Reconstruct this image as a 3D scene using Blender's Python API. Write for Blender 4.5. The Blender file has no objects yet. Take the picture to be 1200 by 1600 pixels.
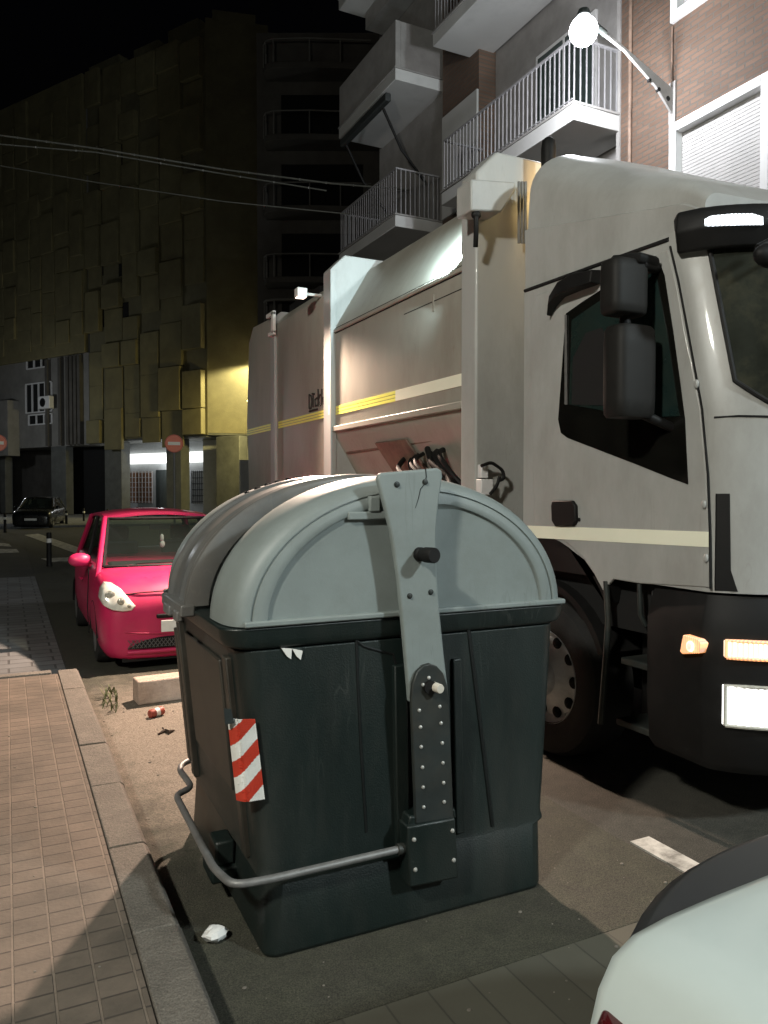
import bpy, bmesh, math, random
from mathutils import Vector, Matrix
random.seed(7)
R = math.radians
S = bpy.context.scene
COL = S.collection

# ------------------------------------------------------------------ camera
F, CH = 1200.0, 1.67                       # focal length in photo pixels, camera height above the road
YAW, PITCH = R(26.18), R(-1.53)
cam_d = bpy.data.cameras.new("camera"); cam = bpy.data.objects.new("camera", cam_d); COL.objects.link(cam)
cam_d.sensor_fit = 'VERTICAL'; cam_d.sensor_height = 36.0; cam_d.lens = 36.0 * F / 1600.0
cam_d.clip_start = 0.05; cam_d.clip_end = 1500
cam.location = (0, 0, CH); cam.rotation_euler = (R(90) + PITCH, 0, -YAW)
S.camera = cam
CM = cam.rotation_euler.to_matrix()

# ------------------------------------------------------------------ night sky, exposure
W = bpy.data.worlds.new("World"); S.world = W; W.use_nodes = True
nt = W.node_tree; bg = nt.nodes["Background"]
sky = nt.nodes.new("ShaderNodeTexSky"); sky.sky_type = 'NISHITA'; sky.sun_disc = False
sky.sun_elevation = R(-4); sky.sun_rotation = R(200)
nt.links.new(sky.outputs[0], bg.inputs[0]); bg.inputs[1].default_value = 0.035
S.view_settings.view_transform = 'Standard'; S.view_settings.look = 'None'
S.view_settings.exposure = 0.18; S.view_settings.gamma = 1.0
S.cycles.max_bounces = 6; S.cycles.diffuse_bounces = 3; S.cycles.glossy_bounces = 3
S.cycles.transparent_max_bounces = 12; S.cycles.sample_clamp_indirect = 4.0
S.cycles.use_denoising = True

# ------------------------------------------------------------------ lamp strengths (each lamp is built further down, inside its own fixture)
P_STREET, C_STREET = 380, (0.93, 0.95, 1.0)
P_BACK, C_BACK = 3100, (0.86, 0.98, 1.0)
P_LEFT, C_LEFT = 2050, (1.0, 0.97, 0.86)
P_WORK, C_WORK = 2300, (1.0, 0.74, 0.58)
P_ROOF, C_ROOF = 230, (0.72, 0.95, 1.0)
P_BEACON, C_BEACON = 9, (1.0, 0.62, 0.26)
P_SODIUM, C_SODIUM = 620, (1.0, 0.82, 0.30)

# ------------------------------------------------------------------ helpers
def ray(px, py):
    return CM @ Vector(((px - 600) / F, -(py - 800) / F, -1.0))
def at(px, py, X=None, Y=None, Z=None):
    d = ray(px, py)
    if X is not None: t = X / d.x
    elif Y is not None: t = Y / d.y
    else: t = (Z - CH) / d.z
    return Vector((0, 0, CH)) + d * t
def wm(o):
    m = Matrix.LocRotScale(o.location, o.rotation_euler, o.scale)
    return wm(o.parent) @ m if o.parent else m

class MB:
    def __init__(s): s.v = []; s.f = []; s.mi = []
    def add(s, vs, fs, mi=0):
        n = len(s.v); s.v += [Vector(v) for v in vs]
        for f in fs: s.f.append([i + n for i in f]); s.mi.append(mi)
        return s
    def box(s, x0, y0, z0, x1, y1, z1, mi=0, M=None):
        vs = [Vector(p) for p in ((x0,y0,z0),(x1,y0,z0),(x1,y1,z0),(x0,y1,z0),(x0,y0,z1),(x1,y0,z1),(x1,y1,z1),(x0,y1,z1))]
        if M is not None: vs = [M @ v for v in vs]
        return s.add(vs, [(0,3,2,1),(4,5,6,7),(0,1,5,4),(1,2,6,5),(2,3,7,6),(3,0,4,7)], mi)
    def prism(s, pts, vec, mi=0):
        pts = [Vector(p) for p in pts]; vec = Vector(vec); n = len(pts)
        return s.add(pts + [p + vec for p in pts],
                     [list(range(n))[::-1], list(range(n, 2*n))] + [(i, (i+1) % n, (i+1) % n + n, i + n) for i in range(n)], mi)
    def loft(s, rings, cap=True, closed=True, mi=0, close_v=False):
        n = len(rings[0]); vs = [p for r in rings for p in r]; fs = []
        m = len(rings)
        for k in range(m - 1 + (1 if close_v else 0)):
            for i in range(n if closed else n - 1):
                j = (i + 1) % n; k2 = (k + 1) % m
                fs.append((k*n+i, k*n+j, k2*n+j, k2*n+i))
        if cap: fs += [list(range(n))[::-1], list(range((m-1)*n, m*n))]
        return s.add(vs, fs, mi)
    def tube(s, path, r, n=10, mi=0, flat=1.0):
        path = [Vector(p) for p in path]; rings = []; up = None
        for i, p in enumerate(path):
            a = path[max(i-1, 0)]; b = path[min(i+1, len(path)-1)]
            t = (b - a).normalized()
            if up is None: up = t.orthogonal().normalized()
            up = (up - t * up.dot(t)).normalized(); w = t.cross(up)
            rr = r[i] if isinstance(r, (list, tuple)) else r
            rings.append([p + (up * math.cos(2*math.pi*k/n) + w * flat * math.sin(2*math.pi*k/n)) * rr for k in range(n)])
        return s.loft(rings, True, True, mi)
    def cyl(s, p0, p1, r0, r1=None, n=20, mi=0):
        return s.tube([p0, p1], [r0, r0 if r1 is None else r1], n, mi)
    def lathe(s, prof, o, axis=(0,0,1), n=28, mi=0, cap=True):
        o = Vector(o); ax = Vector(axis).normalized(); u = ax.orthogonal().normalized(); w = ax.cross(u)
        rings = [[o + ax*h + (u*math.cos(2*math.pi*k/n) + w*math.sin(2*math.pi*k/n))*max(r, 1e-4) for k in range(n)] for r, h in prof]
        return s.loft(rings, cap, True, mi)
    def ball(s, c, r, n=18, m=12, M=None, mi=0):
        c = Vector(c); r = Vector(r) if hasattr(r, '__len__') else Vector((r,r,r)); rings = []
        for k in range(1, m):
            a = math.pi*k/m; ring = []
            for i in range(n):
                b = 2*math.pi*i/n
                p = Vector((r.x*math.sin(a)*math.cos(b), r.y*math.sin(a)*math.sin(b), r.z*math.cos(a)))
                ring.append(c + (M @ p if M is not None else p))
            rings.append(ring)
        return s.loft(rings, True, True, mi)
    def grid(s, fn, nu, nv, mi=0, thick=None):
        vs = [Vector(fn(i/nu, j/nv)) for j in range(nv+1) for i in range(nu+1)]
        q = lambda i, j: j*(nu+1)+i
        s.add(vs, [(q(i,j), q(i+1,j), q(i+1,j+1), q(i,j+1)) for j in range(nv) for i in range(nu)], mi)
        if thick is not None:
            t = Vector(thick); n = len(vs)
            s.add([v + t for v in vs], [(q(i,j), q(i,j+1), q(i+1,j+1), q(i+1,j)) for j in range(nv) for i in range(nu)], mi)
            base = len(s.v) - 2*n
            e = [q(i,0) for i in range(nu+1)] + [q(nu,j) for j in range(1,nv+1)] + [q(i,nv) for i in range(nu-1,-1,-1)] + [q(0,j) for j in range(nv-1,0,-1)]
            for a, b in zip(e, e[1:] + e[:1]): s.f.append([base+a, base+n+a, base+n+b, base+b]); s.mi.append(mi)
        return s
    def islands(s):
        par = list(range(len(s.v)))
        def find(a):
            while par[a] != a: par[a] = par[par[a]]; a = par[a]
            return a
        for f in s.f:
            for i in f[1:]: par[find(i)] = find(f[0])
        groups = {}
        for f, mi in zip(s.f, s.mi): groups.setdefault(find(f[0]), []).append((f, mi))
        out = []
        for fs in groups.values():
            m = MB(); idx = {}
            for f, mi in fs:
                for i in f:
                    if i not in idx: idx[i] = len(m.v); m.v.append(s.v[i])
                m.f.append([idx[i] for i in f]); m.mi.append(mi)
            out.append(m)
        return out
    def each(s, name, mats, parent=None, **k):      # one object per separate piece
        return [m.build(name, mats, parent, **k) for m in s.islands()]
    def build(s, name, mats, parent=None, bevel=0, seg=2, smooth=40, sub=0, world=True, loc=None):
        me = bpy.data.meshes.new(name)
        o = bpy.data.objects.new(name, me); COL.objects.link(o)
        vs = s.v
        if parent:
            o.parent = parent
            if world: inv = wm(parent).inverted(); vs = [inv @ v for v in vs]
        elif loc is not None:
            o.location = loc; L = Vector(loc); vs = [v - L for v in vs]
        me.from_pydata([tuple(v) for v in vs], [], s.f)
        if not isinstance(mats, (list, tuple)): mats = [mats]
        for m in mats: me.materials.append(m)
        for p, mi in zip(me.polygons, s.mi): p.material_index = mi
        bm = bmesh.new(); bm.from_mesh(me)
        bmesh.ops.recalc_face_normals(bm, faces=bm.faces); bm.to_mesh(me); bm.free()
        if smooth:
            me.shade_smooth(); me.set_sharp_from_angle(angle=R(smooth))
        if bevel:
            b = o.modifiers.new("bevel", 'BEVEL'); b.width = bevel; b.segments = seg; b.limit_method = 'ANGLE'; b.angle_limit = R(35)
        if sub:
            m = o.modifiers.new("sub", 'SUBSURF'); m.levels = sub; m.render_levels = sub
        return o

def tag(o, label=None, cat=None, group=None, kind=None):
    if label: o["label"] = label
    if cat: o["category"] = cat
    if group: o["group"] = group
    if kind: o["kind"] = kind
    return o
def thing(name, label, cat, loc=(0,0,0), rz=0, group=None):
    o = bpy.data.objects.new(name, None); COL.objects.link(o)
    o.empty_display_size = 0.2; o.location = loc; o.rotation_euler = (0, 0, rz)
    return tag(o, label, cat, group)
def structure(o): o["kind"] = "structure"; return o
def copy_tree(o, parent=None):
    c = o.copy(); COL.objects.link(c)
    if parent: c.parent = parent
    for ch in list(o.children): copy_tree(ch, c)
    return c
def point_lamp(name, loc, power, col, parent, radius=0.12, spot=None, aim=None, blend=0.6):
    d = bpy.data.lights.new(name, 'SPOT' if spot else 'POINT'); d.energy = power; d.color = col; d.shadow_soft_size = radius
    o = bpy.data.objects.new(name, d); COL.objects.link(o); o.parent = parent
    m = wm(parent).inverted()
    o.location = m @ Vector(loc)
    if spot:
        d.spot_size = R(spot); d.spot_blend = blend
        o.rotation_euler = (m.to_3x3() @ (Vector(aim) - Vector(loc))).to_track_quat('-Z', 'Y').to_euler()
    return o

# ------------------------------------------------------------------ materials
def M(name, col, rough=0.6, metal=0.0, var=0.14, scale=5.0, bump=0.0, bscale=90.0, dirt=None, damt=0.0, dscale=3.0, dlo=0.45, dhi=0.75,
      coat=0.0, spec=0.5, stretch=(1,1,1), speck=0.0, spscale=160, scratch=None, samt=0.5):
    m = bpy.data.materials.new(name); m.use_nodes = True
    n = m.node_tree.nodes; l = m.node_tree.links; b = n["Principled BSDF"]
    tc = n.new("ShaderNodeTexCoord"); mp = n.new("ShaderNodeMapping"); mp.inputs["Scale"].default_value = stretch
    l.new(tc.outputs["Object"], mp.inputs[0])
    nz = n.new("ShaderNodeTexNoise"); nz.inputs["Scale"].default_value = scale; nz.inputs["Detail"].default_value = 6; nz.inputs["Roughness"].default_value = 0.65
    l.new(mp.outputs[0], nz.inputs["Vector"])
    cr = n.new("ShaderNodeValToRGB"); cr.color_ramp.elements[0].position = 0.3; cr.color_ramp.elements[1].position = 0.7
    cr.color_ramp.elements[0].color = [c*(1-var) for c in col] + [1]; cr.color_ramp.elements[1].color = [min(c*(1+var), 1) for c in col] + [1]
    l.new(nz.outputs[0], cr.inputs[0]); out = cr.outputs[0]
    if dirt is not None:
        d = n.new("ShaderNodeTexNoise"); d.inputs["Scale"].default_value = dscale; d.inputs["Detail"].default_value = 9; d.inputs["Roughness"].default_value = 0.7
        l.new(mp.outputs[0], d.inputs["Vector"])
        mr = n.new("ShaderNodeMapRange"); mr.inputs[1].default_value = dlo; mr.inputs[2].default_value = dhi; mr.inputs[3].default_value = 0; mr.inputs[4].default_value = damt
        l.new(d.outputs[0], mr.inputs[0])
        mx = n.new("ShaderNodeMix"); mx.data_type = 'RGBA'; l.new(mr.outputs[0], mx.inputs[0]); l.new(out, mx.inputs[6]); mx.inputs[7].default_value = list(dirt) + [1]
        out = mx.outputs[2]
    if speck:
        sn = n.new("ShaderNodeTexNoise"); sn.inputs["Scale"].default_value = spscale; sn.inputs["Detail"].default_value = 3; l.new(tc.outputs["Object"], sn.inputs["Vector"])
        sr = n.new("ShaderNodeMapRange"); sr.inputs[1].default_value = 0.35; sr.inputs[2].default_value = 0.65; sr.inputs[3].default_value = 1-speck; sr.inputs[4].default_value = 1+speck; l.new(sn.outputs[0], sr.inputs[0])
        sx = n.new("ShaderNodeVectorMath"); sx.operation = 'SCALE'; l.new(out, sx.inputs[0]); l.new(sr.outputs[0], sx.inputs[3]); out = sx.outputs[0]
    if scratch is not None:
        wn = n.new("ShaderNodeTexNoise"); wn.inputs["Scale"].default_value = 2.2; wn.inputs["Detail"].default_value = 3; l.new(tc.outputs["Object"], wn.inputs["Vector"])
        vo = n.new("ShaderNodeTexNoise"); vo.inputs["Scale"].default_value = 9; vo.inputs["Detail"].default_value = 2; vo.inputs["Distortion"].default_value = 1.5
        m2 = n.new("ShaderNodeMapping"); m2.inputs["Scale"].default_value = (1.0, 1.0, 0.10); m2.inputs["Rotation"].default_value = (0.3, 0.5, 0.2); l.new(tc.outputs["Object"], m2.inputs[0]); l.new(m2.outputs[0], vo.inputs["Vector"])
        ab = n.new("ShaderNodeMath"); ab.operation = 'SUBTRACT'; ab.inputs[1].default_value = 0.5; l.new(vo.outputs[0], ab.inputs[0])
        a2 = n.new("ShaderNodeMath"); a2.operation = 'ABSOLUTE'; l.new(ab.outputs[0], a2.inputs[0])
        r3 = n.new("ShaderNodeMapRange"); r3.inputs[1].default_value = 0.0; r3.inputs[2].default_value = 0.012; r3.inputs[3].default_value = 1; r3.inputs[4].default_value = 0; l.new(a2.outputs[0], r3.inputs[0])
        r4 = n.new("ShaderNodeMapRange"); r4.inputs[1].default_value = 0.52; r4.inputs[2].default_value = 0.70; r4.inputs[4].default_value = samt; l.new(wn.outputs[0], r4.inputs[0])
        mu = n.new("ShaderNodeMath"); mu.operation = 'MULTIPLY'; l.new(r3.outputs[0], mu.inputs[0]); l.new(r4.outputs[0], mu.inputs[1])
        m3 = n.new("ShaderNodeMix"); m3.data_type = 'RGBA'; l.new(mu.outputs[0], m3.inputs[0]); l.new(out, m3.inputs[6]); m3.inputs[7].default_value = list(scratch) + [1]; out = m3.outputs[2]
    l.new(out, b.inputs["Base Color"])
    rr = n.new("ShaderNodeMapRange"); rr.inputs[3].default_value = max(rough - 0.08, 0.02); rr.inputs[4].default_value = min(rough + 0.12, 1)
    l.new(nz.outputs[0], rr.inputs[0]); l.new(rr.outputs[0], b.inputs["Roughness"])
    b.inputs["Metallic"].default_value = metal; b.inputs["Coat Weight"].default_value = coat; b.inputs["Coat Roughness"].default_value = 0.06
    b.inputs["Specular IOR Level"].default_value = spec
    if bump:
        bn = n.new("ShaderNodeTexNoise"); bn.inputs["Scale"].default_value = bscale; bn.inputs["Detail"].default_value = 4
        l.new(tc.outputs["Object"], bn.inputs["Vector"])
        bp = n.new("ShaderNodeBump"); bp.inputs["Strength"].default_value = bump; bp.inputs["Distance"].default_value = 0.02
        l.new(bn.outputs[0], bp.inputs["Height"]); l.new(bp.outputs[0], b.inputs["Normal"])
    return m
def emit(name, col, strength):
    m = bpy.data.materials.new(name); m.use_nodes = True
    b = m.node_tree.nodes["Principled BSDF"]; b.inputs["Base Color"].default_value = (0.6, 0.6, 0.6, 1)
    b.inputs["Emission Color"].default_value = list(col) + [1]; b.inputs["Emission Strength"].default_value = strength
    return m
def ribbed(m, axis, scale, lo, hi):      # moulded lens ribs in front of the bulb
    n = m.node_tree.nodes; l = m.node_tree.links; b = n["Principled BSDF"]
    tc = n.new("ShaderNodeTexCoord"); w = n.new("ShaderNodeTexWave"); w.bands_direction = axis; w.inputs["Scale"].default_value = scale; w.inputs["Distortion"].default_value = 0.6; l.new(tc.outputs["Object"], w.inputs["Vector"])
    z = n.new("ShaderNodeTexNoise"); z.inputs["Scale"].default_value = 9; l.new(tc.outputs["Object"], z.inputs["Vector"])
    a = n.new("ShaderNodeMath"); a.operation = 'MULTIPLY'; l.new(w.outputs["Fac"], a.inputs[0]); l.new(z.outputs[0], a.inputs[1])
    r = n.new("ShaderNodeMapRange"); r.inputs[1].default_value = 0.05; r.inputs[2].default_value = 0.5; r.inputs[3].default_value = lo; r.inputs[4].default_value = hi
    l.new(a.outputs[0], r.inputs[0]); l.new(r.outputs[0], b.inputs["Emission Strength"]); return m
def glass(name, tint=(0.02, 0.03, 0.03), clear=0.5, rough=0.03):
    m = bpy.data.materials.new(name); m.use_nodes = True
    n = m.node_tree.nodes; l = m.node_tree.links; b = n["Principled BSDF"]
    b.inputs["Base Color"].default_value = list(tint) + [1]; b.inputs["Roughness"].default_value = rough
    t = n.new("ShaderNodeBsdfTransparent"); t.inputs[0].default_value = (0.75, 0.85, 0.82, 1)
    mx = n.new("ShaderNodeMixShader"); mx.inputs[0].default_value = clear
    l.new(b.outputs[0], mx.inputs[1]); l.new(t.outputs[0], mx.inputs[2]); l.new(mx.outputs[0], n["Material Output"].inputs[0])
    return m
def tiles(name, col, joint, w, h, axes='XY', offset=0.0, mortar=0.02, bump=0.5, var=0.2, rough=0.8, dirt=(0.05,0.045,0.035), damt=0.5, wide=None, dscale=1.6, squash=None):
    """grid or brick pattern; axes says which object axes carry it"""
    m = bpy.data.materials.new(name); m.use_nodes = True
    n = m.node_tree.nodes; l = m.node_tree.links; b = n["Principled BSDF"]
    tc = n.new("ShaderNodeTexCoord"); sp = n.new("ShaderNodeSeparateXYZ"); cb = n.new("ShaderNodeCombineXYZ")
    l.new(tc.outputs["Object"], sp.inputs[0]); l.new(sp.outputs[axes[0]], cb.inputs[0]); l.new(sp.outputs[axes[1]], cb.inputs[1])
    br = n.new("ShaderNodeTexBrick"); br.offset = offset; br.inputs["Scale"].default_value = 1.0
    br.inputs["Brick Width"].default_value = w; br.inputs["Row Height"].default_value = h; br.inputs["Mortar Size"].default_value = mortar; br.inputs["Mortar Smooth"].default_value = 0.25
    br.inputs["Color1"].default_value = [c*(1-var) for c in col] + [1]; br.inputs["Color2"].default_value = [c*(1+var) for c in col] + [1]
    br.inputs["Mortar"].default_value = list(joint) + [1]; l.new(cb.outputs[0], br.inputs["Vector"])
    out = br.outputs["Color"]; hgt = br.outputs["Fac"]
    if wide:                                   # a broader groove along one direction
        b2 = n.new("ShaderNodeTexBrick"); b2.offset = 0; b2.inputs["Scale"].default_value = 1.0
        b2.inputs["Brick Width"].default_value = w; b2.inputs["Row Height"].default_value = 500; b2.inputs["Mortar Size"].default_value = wide; b2.inputs["Mortar Smooth"].default_value = 0.4
        b2.inputs["Color1"].default_value = (1,1,1,1); b2.inputs["Color2"].default_value = (1,1,1,1); b2.inputs["Mortar"].default_value = (0.35,0.33,0.32,1)
        l.new(cb.outputs[0], b2.inputs["Vector"])
        mm = n.new("ShaderNodeMix"); mm.data_type = 'RGBA'; l.new(b2.outputs["Fac"], mm.inputs[0]); l.new(out, mm.inputs[6]); mm.inputs[7].default_value = [min(c*1.45, 1) for c in col] + [1]; out = mm.outputs[2]
        mh = n.new("ShaderNodeMath"); mh.operation = 'MAXIMUM'; l.new(hgt, mh.inputs[0]); l.new(b2.outputs["Fac"], mh.inputs[1]); hgt = mh.outputs[0]
    d = n.new("ShaderNodeTexNoise"); d.inputs["Scale"].default_value = dscale; d.inputs["Detail"].default_value = 8; d.inputs["Roughness"].default_value = 0.68
    l.new(tc.outputs["Object"], d.inputs["Vector"])
    mr = n.new("ShaderNodeMapRange"); mr.inputs[1].default_value = 0.4; mr.inputs[2].default_value = 0.75; mr.inputs[4].default_value = damt; l.new(d.outputs[0], mr.inputs[0])
    mx = n.new("ShaderNodeMix"); mx.data_type = 'RGBA'; l.new(mr.outputs[0], mx.inputs[0]); l.new(out, mx.inputs[6]); mx.inputs[7].default_value = list(dirt) + [1]
    l.new(mx.outputs[2], b.inputs["Base Color"]); b.inputs["Roughness"].default_value = rough
    nz = n.new("ShaderNodeTexNoise"); nz.inputs["Scale"].default_value = 60; nz.inputs["Detail"].default_value = 4; l.new(tc.outputs["Object"], nz.inputs["Vector"])
    ma = n.new("ShaderNodeMath"); ma.operation = 'MULTIPLY_ADD'; ma.inputs[1].default_value = 0.25; l.new(nz.outputs[0], ma.inputs[0])
    inv = n.new("ShaderNodeMath"); inv.operation = 'SUBTRACT'; inv.inputs[0].default_value = 1.0; l.new(hgt, inv.inputs[1]); l.new(inv.outputs[0], ma.inputs[2])
    bp = n.new("ShaderNodeBump"); bp.inputs["Strength"].default_value = bump; bp.inputs["Distance"].default_value = 0.01; l.new(ma.outputs[0], bp.inputs["Height"]); l.new(bp.outputs[0], b.inputs["Normal"])
    return m

m_asphalt = M("asphalt", (0.046,0.045,0.036), 0.85, speck=0.55, var=0.35, scale=14, bump=0.5, bscale=140, dirt=(0.10,0.092,0.075), damt=0.6, dscale=1.1)
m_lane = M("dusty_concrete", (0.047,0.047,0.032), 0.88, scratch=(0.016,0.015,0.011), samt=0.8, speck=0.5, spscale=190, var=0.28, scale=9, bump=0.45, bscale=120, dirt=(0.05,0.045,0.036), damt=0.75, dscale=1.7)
def lit_dust_patch(m, c, rx, ry, col):
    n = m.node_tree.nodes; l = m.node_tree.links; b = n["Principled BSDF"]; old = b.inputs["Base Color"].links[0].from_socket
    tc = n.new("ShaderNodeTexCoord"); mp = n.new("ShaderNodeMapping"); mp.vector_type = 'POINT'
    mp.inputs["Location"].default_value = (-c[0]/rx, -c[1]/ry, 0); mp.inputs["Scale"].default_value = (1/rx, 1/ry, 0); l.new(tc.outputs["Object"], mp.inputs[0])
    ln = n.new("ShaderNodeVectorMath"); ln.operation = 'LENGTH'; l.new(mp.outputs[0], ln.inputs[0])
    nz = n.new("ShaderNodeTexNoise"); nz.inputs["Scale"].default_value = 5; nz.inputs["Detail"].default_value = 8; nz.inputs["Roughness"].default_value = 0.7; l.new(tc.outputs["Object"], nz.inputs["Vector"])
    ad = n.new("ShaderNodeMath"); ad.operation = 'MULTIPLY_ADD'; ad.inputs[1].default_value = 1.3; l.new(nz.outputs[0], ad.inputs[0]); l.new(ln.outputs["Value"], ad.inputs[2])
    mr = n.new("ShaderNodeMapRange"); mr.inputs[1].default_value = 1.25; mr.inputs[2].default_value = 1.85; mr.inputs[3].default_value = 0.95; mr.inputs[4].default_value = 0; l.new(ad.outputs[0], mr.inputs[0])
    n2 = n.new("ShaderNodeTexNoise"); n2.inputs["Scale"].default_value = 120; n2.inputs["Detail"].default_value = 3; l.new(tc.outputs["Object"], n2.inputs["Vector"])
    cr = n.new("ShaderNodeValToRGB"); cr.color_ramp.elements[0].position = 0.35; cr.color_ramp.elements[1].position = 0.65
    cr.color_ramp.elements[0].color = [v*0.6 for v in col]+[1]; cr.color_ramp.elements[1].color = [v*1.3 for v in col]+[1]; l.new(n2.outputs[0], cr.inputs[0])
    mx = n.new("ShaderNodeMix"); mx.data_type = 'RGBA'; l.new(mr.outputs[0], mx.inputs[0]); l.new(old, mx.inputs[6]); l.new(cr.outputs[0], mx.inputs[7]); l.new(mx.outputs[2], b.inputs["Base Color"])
lit_dust_patch(m_lane, (1.05,5.2), 0.62, 1.75, (0.20,0.172,0.137))  # sandy dust, with the work lamp's pool of light put into its colour
m_pave = tiles("pavement_tiles", (0.138,0.110,0.085), (0.055,0.044,0.036), 0.118, 0.098, mortar=0.004, wide=0.005, bump=0.9, var=0.11, damt=0.9, dscale=2.6)
m_grey_pave = tiles("grey_paving", (0.16,0.165,0.165), (0.07,0.07,0.07), 0.4, 0.2, offset=0.5, mortar=0.012, bump=0.5, var=0.18)
m_strip = tiles("slab_paving", (0.082,0.081,0.062), (0.05,0.05,0.04), 0.155, 40, mortar=0.004, bump=0.3, var=0.12, damt=0.5)
m_kerb = M("kerb_stone", (0.130,0.117,0.098), 0.85, speck=0.3, var=0.22, scale=12, bump=0.4, bscale=70, dirt=(0.09,0.08,0.065), damt=0.6, dscale=2.5)
m_paint = M("road_paint", (0.62,0.61,0.56), 0.7, var=0.15, scale=14, dirt=(0.12,0.115,0.10), damt=0.85, dscale=7, dlo=0.42, dhi=0.62)
m_lid = M("grey_plastic", (0.215,0.25,0.243), 0.5, scratch=(0.13,0.145,0.14), samt=0.7, var=0.07, scale=3.5, bump=0.04, bscale=200, dirt=(0.15,0.165,0.15), damt=0.5, dscale=4)
m_cover = M("dark_grey_plastic", (0.135,0.14,0.138), 0.3, scratch=(0.22,0.2,0.18), var=0.2, scale=5, dirt=(0.16,0.14,0.115), damt=0.5, dscale=3)
m_body = M("dark_green_plastic", (0.0068,0.0135,0.0122), 0.42, scratch=(0.05,0.055,0.05), samt=0.6, stretch=(1,1,0.3), var=0.25, scale=3, bump=0.12, bscale=160, dirt=(0.030,0.032,0.028), damt=0.65, dscale=4.5)
m_plate = M("dark_steel_plate", (0.026,0.033,0.032), 0.5, metal=0.2, var=0.25, scale=8, dirt=(0.07,0.06,0.045), damt=0.5, dscale=6)
m_steel = M("galvanised_steel", (0.20,0.20,0.195), 0.5, metal=0.4, var=0.2, scale=18)
m_bolt = M("zinc_bolt", (0.5,0.5,0.47), 0.4, metal=0.5, var=0.1)
m_black = M("black_plastic", (0.0065,0.0065,0.0065), 0.6, var=0.3, scale=9, dirt=(0.016,0.014,0.013), damt=0.4, dscale=5, spec=0.28)
m_rubber = M("tyre_rubber", (0.013,0.013,0.013), 0.78, var=0.3, scale=20, bump=0.2, bscale=80, dirt=(0.04,0.036,0.03), damt=0.6)
m_red = M("red_band", (0.52,0.045,0.022), 0.45, var=0.1)
m_white = M("white_band", (0.78,0.78,0.74), 0.45, var=0.05, dirt=(0.45,0.44,0.40), damt=0.4, dscale=9)
m_truck = M("white_truck_paint", (0.41,0.418,0.405), 0.4, scratch=(0.22,0.2,0.17), samt=0.25, var=0.05, scale=2.2, dirt=(0.235,0.228,0.21), damt=0.75, dscale=1.4, stretch=(1,1,0.45), coat=0.15)
m_box = M("dirty_body_paint", (0.345,0.335,0.29), 0.45, scratch=(0.18,0.13,0.09), samt=0.4, var=0.08, scale=2.0, dirt=(0.22,0.192,0.155), damt=0.8, dscale=1.5, stretch=(1,1,0.4))
m_rusty = M("grimy_steel", (0.20,0.135,0.10), 0.6, var=0.3, scale=6, dirt=(0.03,0.025,0.02), damt=0.8, dscale=4)
m_tape = M("reflective_tape", (0.98,0.99,0.80), 0.35, var=0.03, spec=0.9)
m_tape_y = M("yellow_reflective_tape", (0.97,0.96,0.20), 0.35, var=0.04, spec=0.9)
m_glass = glass("dark_window_glass", (0.012,0.018,0.018), 0.35, 0.04)
m_screen = glass("windscreen_glass", (0.016,0.022,0.020), 0.62, 0.05)
m_chrome = M("lamp_reflector", (0.80,0.80,0.72), 0.2, metal=0.3, var=0.18, scale=24, coat=0.6)
m_redcar = M("red_car_paint", (0.50,0.016,0.090), 0.42, var=0.06, coat=0.25, dirt=(0.32,0.03,0.06), damt=0.5)
m_whitecar = M("white_car_paint", (0.52,0.595,0.58), 0.30, var=0.03, coat=0.6)
m_blackcar = M("black_car_paint", (0.010,0.011,0.012), 0.25, var=0.1, coat=0.6)
m_tail = M("red_lamp_glass", (0.07,0.006,0.008), 0.15, var=0.15, coat=0.5)
m_cloth = M("seat_fabric", (0.03,0.03,0.032), 0.9, var=0.2)
m_brick = tiles("red_brick", (0.125,0.074,0.050), (0.092,0.078,0.064), 0.25, 0.075, axes='YZ', offset=0.5, mortar=0.012, bump=0.8, var=0.13, damt=0.2)
m_stucco = M("grey_stucco", (0.30,0.29,0.28), 0.85, var=0.12, scale=3, bump=0.2, bscale=60, dirt=(0.17,0.16,0.15), damt=0.5, dscale=1.2)
m_slab = M("white_balcony_render", (0.52,0.52,0.51), 0.8, var=0.1, scale=3, dirt=(0.30,0.29,0.27), damt=0.5, dscale=1.5)
m_frame = M("white_frame", (0.70,0.70,0.70), 0.5, var=0.05)
m_rail = M("grey_painted_rail", (0.29,0.285,0.295), 0.5, var=0.1)
m_yellow = M("ochre_concrete", (0.15,0.136,0.078), 0.88, var=0.16, scale=1.2, bump=0.3, bscale=20, dirt=(0.09,0.08,0.045), damt=0.6, dscale=0.5)
m_ochre2 = M("ochre_concrete_panel", (0.18,0.16,0.082), 0.88, var=0.16, scale=0.9, bump=0.3, bscale=20, dirt=(0.105,0.09,0.052), damt=0.6, dscale=0.6)
m_dark = M("dark_facade", (0.085,0.080,0.072), 0.85, var=0.25, scale=1.2)
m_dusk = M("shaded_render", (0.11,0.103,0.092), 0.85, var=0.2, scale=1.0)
m_grey = M("grey_concrete", (0.22,0.215,0.20), 0.85, var=0.15, scale=1.0, dirt=(0.13,0.12,0.11), damt=0.5, dscale=0.8)
m_pillar = M("dark_stone_pillar", (0.10,0.105,0.10), 0.7, var=0.25, scale=2)
m_shop = M("shop_wall", (0.45,0.47,0.48), 0.8, var=0.08)
m_wood = M("brown_shutter", (0.24,0.11,0.055), 0.6, var=0.2)
m_green = M("weed_leaf", (0.09,0.10,0.04), 0.7, var=0.3)
m_block = M("pale_concrete_block", (0.42,0.33,0.27), 0.9, var=0.2, scale=14, bump=0.5, bscale=60)
m_paper = M("white_paper", (0.72,0.72,0.70), 0.8, var=0.1)
m_void = M("unlit_interior", (0.006,0.006,0.006), 0.9, var=0.1)
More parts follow.
